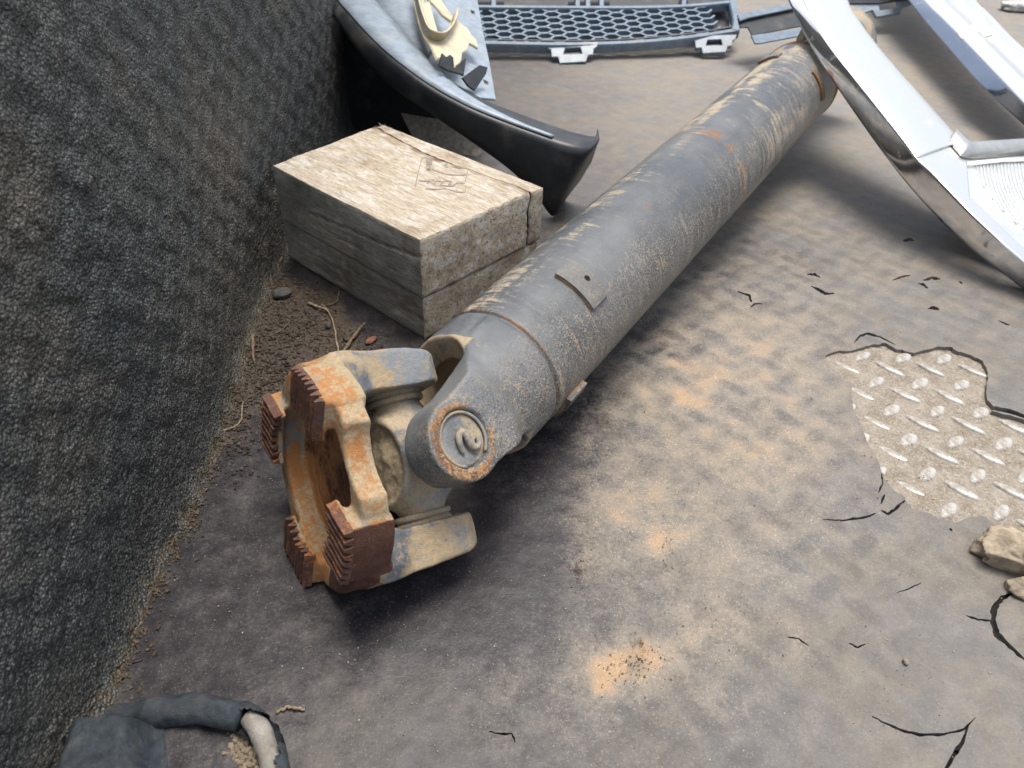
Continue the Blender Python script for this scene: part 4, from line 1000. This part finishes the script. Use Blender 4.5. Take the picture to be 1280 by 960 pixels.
# bright face: skin between outer and inner edges with a soft crown
ou = outer[:9]; iu = [(1045,-60), (1060,0), (1076,28), (1098,58), (1125,90), (1150,118), (1175,146), (1192,165), (1203,177)]
rows = []
for a, b_ in zip(ou, iu):
    A3, B3 = atp(*a, pa_), atp(*b_, pa_); rows.append([A3-na*.001]+[A3.lerp(B3, t)+na*(.0012*math.sin(math.pi*t)) for t in (.06, .3, .55, .8, .95)]+[B3-na*.001, B3-na*.006])
strip('bright_face', rows, M['chrome_face'], ch, .002)
# side flange
low = [(962,-60), (984,0), (1000,36), (1022,72), (1046,108), (1072,144), (1093,177), (1118,208), (1138,236), (1160,258), (1188,288), (1214,312), (1238,330), (1254,341), (1284,362), (1332,402), (1382,448)]
def smo(L_, k=2):
    for _ in range(k): L_ = [L_[0]]+[((L_[i-1][0]+2*L_[i][0]+L_[i+1][0])/4, (L_[i-1][1]+2*L_[i][1]+L_[i+1][1])/4) for i in range(1, len(L_)-1)]+[L_[-1]]
    return L_
low = smo(low, 2)
rows = []
for a, b_ in zip(outer, low):
    A3 = atp(*a, pa_); n2 = ray(*b_); # lower edge lies in the vertical sheet dropped from the outer edge
    dv = Vector((-.5, -.45, 0)); 
    # point on ray nearest depth of A3 moved down the flange
    s_ = ((A3-EYE).dot(F)+.024)/n2.dot(F); B3 = EYE+n2*s_
    rows.append([A3-na*.001, A3.lerp(B3, .12)-na*.0005, A3.lerp(B3, .5)+Vector((-.002, -.003, 0)), A3.lerp(B3, .9), B3, B3+Vector((.006, .008, -.001))])
strip('side_flange', rows, M['chrome'], ch, .002)
# corner: lower face with reflector
face = [(1147,197), (1165,214), (1190,240), (1215,266), (1240,290), (1255,304), (1283,328), (1330,372), (1380,420), (1400,420), (1400,188), (1330,191), (1280,194), (1240,197), (1206,200), (1196,190), (1203,177), (1192,165)]
sheet('corner_face', [(1147,197), (1165,214), (1190,240), (1215,266), (1240,290), (1255,304), (1283,328), (1330,372), (1380,420), (1420,420), (1420,186), (1330,191), (1280,194), (1240,197), (1215,199), (1207,196), (1200,182), (1203,177), (1180,170)], (pa_[0]-na*.001, na), .002, M['chrome_face'], ch, holes=[[(1208,202), (1260,197), (1405,192), (1405,400), (1275,306), (1212,246)]])
refl_m = mk_plain('frosted_reflector', (.55, .58, .58), .35, .35, .05, .08, 40, .6)
prf = (pa_[0]-na*.010, na)
sheet('reflector', [(1203,196), (1260,192), (1415,186), (1415,410), (1278,312), (1206,250)], prf, .002, refl_m, ch)
# reflector side walls
hl = [(1208,202), (1260,197), (1405,192), (1405,400), (1275,306), (1212,246), (1208,202)]
V = []; Fc = []
for i, p in enumerate(hl): V += [tuple(atp(*p, (pa_[0]-na*.002, na))), tuple(atp(*p, pa_)-na*.011)]
for i in range(len(hl)-1): Fc.append((2*i, 2*i+1, 2*i+3, 2*i+2))
o = link('reflector_wall', mesh('reflector_wall', V, Fc), M['chrome_face'], ch, smooth=False); md = o.modifiers.new('t', 'SOLIDIFY'); md.thickness = .0015; md.offset = 0
rib_m = mk_plain('bright_rib', (.85, .86, .86), .2, .7, .02, .05, 40, .6)
for i in range(26):
    x0 = 1220+i*4.3; Rr = 150-i*2; pp = []
    for k in range(22):
        t = k/21; yy = 203-.04*(x0-1220)+t*110; xx = x0+ (t**2)*(62)+t*2
        if i < 5 and t > .16+.14*i: break
        if yy > 246+(xx-1212)*.9: break
        if xx > 1400: break
        pp.append(atp(xx, yy, prf)+na*.0008)
    if len(pp) > 2:
        V, Fc = tubepath(pp, .0010, 6); link('rib', mesh('rib', V, Fc), rib_m, ch)
# lip wall round the opening (grey bevel strip)
lipo = [(1192,165), (1203,176), (1214,181), (1245,179.5), (1280,177), (1330,173), (1410,168)]
lipi = [(1186,178), (1196,190), (1207,198), (1240,197), (1280,193), (1330,190), (1410,185)]
rows = [[atp(*a, pa_)+na*.006, atp(*a, pa_)+na*.0065+(atp(*b_, pa_)-atp(*a, pa_))*.12, atp(*b_, pa_)+na*.0015] for a, b_ in zip(lipo, lipi)]
strip('opening_lip', rows, mk_plain('satin_chrome_bevel', (.52, .52, .5), .28, .85, .05, .1, 40), ch, .002)

cb = thing('chrome_strip', tuple(at(1275, 150, 0)), 'second chrome strip with a dark side face and small tab in the upper right corner', 'chrome trim')
pb_ = plane((1160, 0, .105), (1278, 125, .085), (1278, 60, .095)); nb_ = pb_[1]
o2 = [(1105,-60), (1155,0), (1175,20), (1200,45), (1225,71), (1250,97), (1280,128), (1330,178), (1380,230)]
i2 = [(1170,-60), (1219,0), (1230,11), (1243,24), (1258,40), (1268,50), (1282,63), (1330,110), (1380,160)]
l2 = [(1085,-60), (1136,0), (1156,26), (1180,54), (1204,82), (1228,108), (1281,156), (1332,204), (1384,258)]
rows = []
for a, b_ in zip(o2, i2):
    A3, B3 = atp(*a, pb_), atp(*b_, pb_); rows.append([A3-nb_*.001]+[A3.lerp(B3, t)+nb_*(.002*math.sin(math.pi*t)) for t in (.05, .3, .42)]+[A3.lerp(B3, .46)-nb_*.008, A3.lerp(B3, .88)-nb_*.008, A3.lerp(B3, .93)+nb_*.001, B3, B3-nb_*.008])
strip('bright_face', rows, M['chrome_face'], cb, .002)
rows = []
for a, b_ in zip(o2, l2):
    A3 = atp(*a, pb_); n2 = ray(*b_); s_ = ((A3-EYE).dot(F)+.024)/n2.dot(F); B3 = EYE+n2*s_
    rows.append([A3-nb_*.001, A3.lerp(B3, .15), A3.lerp(B3, .5)+Vector((-.001, -.002, 0)), A3.lerp(B3, .92), B3, B3+Vector((.006, .008, 0))])
strip('side_flange', rows, mk_chrome('dark_chrome_side', (.25, .29, .36), .15, .3), cb, .002)
sheet('cross_bar', [(1197,41), (1215,37), (1246,33), (1249,37), (1225,43), (1201,47)], (pb_[0]+nb_*.002, nb_), .008, M['chrome_face'], cb)
tb = [atp(x, y, pb_)+nb_*h_ for (x, y, h_) in ((1217,34,0), (1224,38,0), (1224,38,.0), (1217,34,0))]
sheet('tab', [(1216,32), (1223,36), (1231,23), (1229,19), (1223,15)], (atp(1220, 33, pb_)+nb_*.002, (nb_+Vector((-.6, -.8, 0))).normalized()), .002, mk_plain('satin_tab', (.5, .48, .44), .3, .6), cb)

# scrap at the very corner
sc_ = bmesh.new(); bmesh.ops.create_icosphere(sc_, subdivisions=4, radius=1)
c = at(1275, 8, .012)
for v in sc_.verts:
    k = 1+.35*float(fbm(np.array([v.co.x*2]), np.array([v.co.y*2]), np.array([v.co.z*2]), 3)[0]); v.co = Vector((v.co.x*.055*k, v.co.y*.03*k, v.co.z*.014*k))+c
o = link('crumpled_scrap', bmmesh('crumpled_scrap', sc_), mk_plain('pale_plastic_scrap', (.42, .42, .40), .4)); meta(o, 'small pale crumpled plastic scrap on the mat in the top right corner', 'scrap')

# ------------------------------------------------------------------ TIE-DOWN at the bottom left
td = thing('tie_down_loop', tuple(at(250, 930, 0)), 'floor tie-down loop coated in blue-black paint with its bare metal rod showing, bottom left', 'tie-down loop')
def rough_tube(name, pts, rads, m, seed, amp=.0012, n=36, cut=None, sub=10, fr=90):
    P = resample(pts, sub); k = len(P); rr = np.interp(np.linspace(0, 1, k), np.linspace(0, 1, len(rads)), rads)
    V, Fc = tubepath(P, list(rr), n); V = np.array(V); ctr = np.repeat(np.array([tuple(p) for p in P]), n, 0); dv = V-ctr; L = np.linalg.norm(dv, axis=1)
    nn = fbm(V[:, 0]*fr, V[:, 1]*fr, V[:, 2]*fr, seed, 4); V = ctr+dv*(1+amp*nn/np.maximum(L, 1e-4)*2)[:, None]
    if cut is not None: Fc = [f for f in Fc if not cut(np.mean(V[list(f)], 0), f)]
    o = link(name, mesh(name, V, Fc), m, td); return o
zr = .0075
path = [at(140, 897, -.006), at(170, 893, .000), at(200, 890, .004), at(235, 887, zr), at(275, 889, zr+.001), at(303, 896, zr+.001)]
rough_tube('coated_rod', path, [.008, .0085, .0095, .0098, .0095, .0092], M['coat'], 3)
p2 = [at(296, 893, zr), at(316, 903, zr+.001), at(331, 922, zr+.001), at(342, 950, zr+.001), at(352, 990, zr), at(360, 1040, zr-.002)]
ctr_cut = at(329, 905, zr)
def cut(c, f):
    q = Vector(c); s_ = (Vector((ctr_cut.x, ctr_cut.y, 0))-Vector((q.x, q.y, 0)))
    up = q.z > zr+.001+.0022*math.sin(q.y*900)
    lft = q.x < at(338, 950, zr).x+.006+.0012*math.sin(q.y*700+1)
    return q.y < at(318, 897, zr).y and up and lft
rough_tube('coated_rod', p2, [.0092, .0094, .0092, .0090, .0088, .008], M['coat'], 9, cut=cut)
rough_tube('bare_rod', [at(312, 897, zr-.001), at(324, 912, zr), at(333, 934, zr), at(341, 962, zr), at(348, 995, zr), at(358, 1040, zr-.002)], [.0060, .0070, .0072, .0072, .0070, .007], M['bare'], 15, .0007)
# base hump
gx_, gy_ = np.meshgrid(np.linspace(0, 1, 70), np.linspace(0, 1, 70), indexing='ij')
Pq = [at(62, 905, 0), at(205, 893, 0), at(222, 1040, 0), at(-20, 1040, 0)]
pq = np.array([[p.x, p.y] for p in Pq])
XY = pq[3]*((1-gx_)*(1-gy_))[..., None]+pq[2]*(gx_*(1-gy_))[..., None]+pq[0]*((1-gx_)*gy_)[..., None]+pq[1]*(gx_*gy_)[..., None]
prof_ = sstep(gx_, .18, .42)*(1-sstep(gx_, .72, .97)); hh = .026*prof_*(1-sstep(gy_, .80, .97)*.9)
hh += .0012*fbm(XY[..., 0]*80, XY[..., 1]*80, 3.)+.0008*fbm(XY[..., 0]*300, XY[..., 1]*300, 3.)
eg = np.minimum(np.minimum(gx_, 1-gx_), np.minimum(gy_, 1-gy_)); hh = np.where(eg < .01, -.004, hh+.0015)
hv = np.stack([XY[..., 0].ravel(), XY[..., 1].ravel(), hh.ravel()], 1)
bm = bmesh.new(); bm.from_mesh(mesh('t', hv, gridfaces(70, 70).tolist())); bmesh.ops.recalc_face_normals(bm, faces=bm.faces); me = bmmesh('loop_base', bm)
link('loop_base', me, M['coat'], td)

# ------------------------------------------------------------------ LOOSE DEBRIS
def rock(name, c, sx, sy, sz, m, seed, label, cat, sub=4, amp=.35, fr=1.6, parent=None, group=None, flat=False, rz=0):
    bm = bmesh.new(); bmesh.ops.create_icosphere(bm, subdivisions=sub, radius=1)
    co = np.array([v.co[:] for v in bm.verts]); k = 1+amp*fbm(co[:, 0]*fr+seed, co[:, 1]*fr, co[:, 2]*fr, seed, 5)+.06*amp*fbm(co[:, 0]*12, co[:, 1]*12, co[:, 2]*12, seed)
    # facet a little
    for f in range(3):
        nv_ = rng.normal(size=3); nv_ /= np.linalg.norm(nv_); dd_ = co@nv_; lim = .72; k = np.where(dd_*k > lim, lim/np.maximum(dd_, .01), k)
    co = co*k[:, None]*np.array([sx, sy, sz]); cr_, sr_ = math.cos(rz), math.sin(rz)
    for v, q in zip(bm.verts, co): v.co = (q[0]*cr_-q[1]*sr_, q[0]*sr_+q[1]*cr_, q[2])
    o = link(name, bmmesh(name, bm), m, parent, Matrix.Translation(c), smooth=not flat)
    if parent is None: meta(o, label, cat, group)
    return o
p = at(1272, 692, .010); rock('mud_chunk', p, .030, .022, .014, M['mud'], 3, 'large pale chunk of dried mud at the right edge below the bare tread plate', 'mud chunk', 5, .5, 2.2)
p = at(1281, 733, .004); rock('mud_chunk', p, .014, .011, .007, M['mud'], 8, 'smaller pale mud lump below the large mud chunk at the right edge', 'mud chunk', 4, .5, 2.)
p = at(1132, 827, .0018); rock('pebble', p, .0023, .0023, .0022, mk_plain('pink_pebble', (.26, .19, .16), .7), 5, 'tiny pinkish round pebble lying alone on the grey mat', 'pebble', 3, .3)
p = at(353, 366, .005); rock('rubber_chip', p, .012, .010, .006, M['darkrock'], 11, 'square dark rubber chip in the dirt by the wall and timber block', 'rubber chip', 3, .25, 1., flat=True, rz=.5)
p = at(464, 425, .0028); rock('clay_crumb', p, .0085, .0040, .0035, mk_plain('red_clay', (.20, .085, .055), .8, 0, .8), 12, 'reddish-brown elongated clay crumb beside the timber block', 'crumb', 3, .4, rz=1.)
p = at(410, 407, .003); rock('dark_pebble', p, .0045, .0045, .004, M['darkrock'], 14, 'round dark pebble among twigs in the corner dirt', 'pebble', 3, .3)
p = at(434, 422, .003); rock('dark_pebble', p, .005, .0055, .004, M['dirt'], 15, 'brown dirt pebble beside the thick twig tip', 'pebble', 3, .3)
p = at(190, 612, .030); 
def twig(name, pts, r, m, label, cat, seed=0, taper=.5, wob=.0006):
    P = resample([at(x, y, z) for x, y, z in pts], 6); k = len(P); rr = [r*(1-(1-taper)*i/(k-1))*(1+.25*math.sin(i*1.7+seed)) for i in range(k)]
    P = [q+Vector((random.uniform(-wob, wob), random.uniform(-wob, wob), random.uniform(0, wob))) for q in P]
    V, Fc = tubepath(P, rr, 8); o = link(name, mesh(name, V, Fc), m); meta(o, label, cat, 'loose twigs in the corner dirt' if cat == 'twig' else ('straws on the mat' if cat == 'straw' else None)); return o
twig('twig', [(428,443,.003),(440,424,.004),(451,409,.006),(456,404,.007)], .0022, M['stick'], 'thick dark twig pointing at the timber block above the flange', 'twig', 1)
twig('twig', [(423,440,.002),(420,420,.003),(414,395,.003),(402,380,.005)], .0012, M['straw'], 'long thin pale twig with a bent tip in the corner dirt', 'twig', 2)
twig('twig', [(353,320,.004),(344,338,.003),(336,354,.002)], .0022, M['stick'], 'short thick stick standing at the foot of the wall by the timber block', 'twig', 3)
twig('leaf_blade', [(386,379,.002),(395,383,.004),(405,386,.005),(411,390,.003)], .0018, M['straw'], 'curled dry leaf sliver on the corner dirt', 'leaf', 4)
twig('twig', [(362,404,.002),(345,417,.002),(332,421,.002)], .0008, M['stick'], 'thin brown twig lying across the dirt near the wall', 'twig', 5)
twig('twig', [(316,418,.002),(316,435,.002),(318,453,.001)], .0022, M['stick'], 'flat grey stick upright along the wall foot', 'twig', 6)
twig('straw', [(280,538,.001),(293,534,.002),(302,524,.002),(303,502,.002)], .0011, M['straw'], 'hooked grey straw on the mat left of the flange', 'straw', 7)
twig('straw', [(346,890,.001),(358,885,.002),(370,885,.003),(381,888,.001)], .0011, M['straw'], 'small curved tan straw right of the tie-down loop', 'straw', 8, .9)
twig('straw', [(150,782,.001),(165,788,.001),(178,778,.002)], .0006, M['straw'], 'thin bent straw on the bare mat by the wall foot', 'straw', 9)
twig('twig', [(400,383,.001),(420,378,.002),(424,362,.002),(421,350,.001)], .0009, M['stick'], 'thin dark twig running up to the timber block base', 'twig', 10)
# crumbs of soil: scattered ground litter
def soil(name, centers, count, seed, smin_, smax_, label, m):
    r_ = np.random.default_rng(seed); bm0 = bmesh.new(); bmesh.ops.create_icosphere(bm0, subdivisions=1, radius=1); bv0 = np.array([v.co[:] for v in bm0.verts]); bf = np.array([[v.index for v in f.verts] for f in bm0.faces]); bm0.free()
    Vs = []; Fs = []; 
    for i in range(count):
        cx, cy, sx, sy = centers[r_.integers(len(centers))]; px, py = r_.normal(cx, sx), r_.normal(cy, sy); p = at(px, py)
        wxx = np.interp(p.y, [b_[0] for b_ in bl], [b_[1] for b_ in bl])
        if p.x < wxx+.002: p.x = wxx+abs(r_.normal(0, .012))
        s_ = smin_+(smax_-smin_)*r_.random()**3; k = s_*(1+.4*r_.normal(size=(len(bv0), 1)).clip(-1, 1)); sc3 = np.array([1, r_.uniform(.5, 1.3), r_.uniform(.4, .9)])
        Fs.append(bf+len(Vs)*len(bv0)); Vs.append(bv0*k*sc3+np.array([p.x, p.y, s_*.35+.0003]))
    o = link(name, mesh(name, np.concatenate(Vs), np.concatenate(Fs).tolist()), m, smooth=False); meta(o, label, 'soil', kind='stuff'); return o
soil('soil_crumbs', [(375,400,25,22), (350,420,22,25), (400,420,25,18), (330,460,16,25), (440,435,25,12), (385,385,18,14), (345,360,10,18), (300,530,14,40), (345,470,18,18)], 4200, 1, .0003, .0022, 'loose dark soil crumbs in the corner between wall and timber block', M['dirt'])
soil('wall_foot_dirt', [(285,500,5,15), (262,560,6,20), (240,620,6,20), (215,670,6,20), (195,715,6,20), (170,770,6,20), (150,820,6,20), (130,865,6,15), (305,440,5,15)], 2600, 2, .0003, .0018, 'dry sandy grit scattered along the foot of the wall', mk_plain('sandy_grit', (.10, .08, .055), .95, 0, .8, .5, 200, .1))
soil('sand_grit', [(800,820,14,12), (790,838,18,8), (838,690,8,16), (855,620,15,10), (960,560,120,70), (870,500,120,70), (830,760,80,60), (725,705,8,16), (1080,640,60,40), (1150,560,60,40), (1000,420,90,50)], 1300, 3, .00018, .0008, 'scattered grains of grit on the dusty mat', mk_plain('brown_grit', (.17, .12, .08), .95, 0, .8, .6, 200, .1))
soil('fine_grit', [(1000,600,170,150), (700,820,180,80), (1100,850,110,70), (500,860,120,60), (300,700,90,90), (1050,300,90,60)], 2600, 6, .00018, .0006, 'fine pale grit specks sprinkled over the whole mat', mk_plain('pale_grit', (.30, .26, .21), .95, 0, .8, .7, 200, .1))
soil('loop_crumbs', [(300,930,10,14), (308,950,10,10)], 260, 4, .0005, .0022, 'crumbs of dirt inside the tie-down loop', mk_plain('brown_crumb', (.20, .16, .11), .95))

print('TRIS', sum(len(o.data.polygons) for o in C.objects if o.type == 'MESH'))
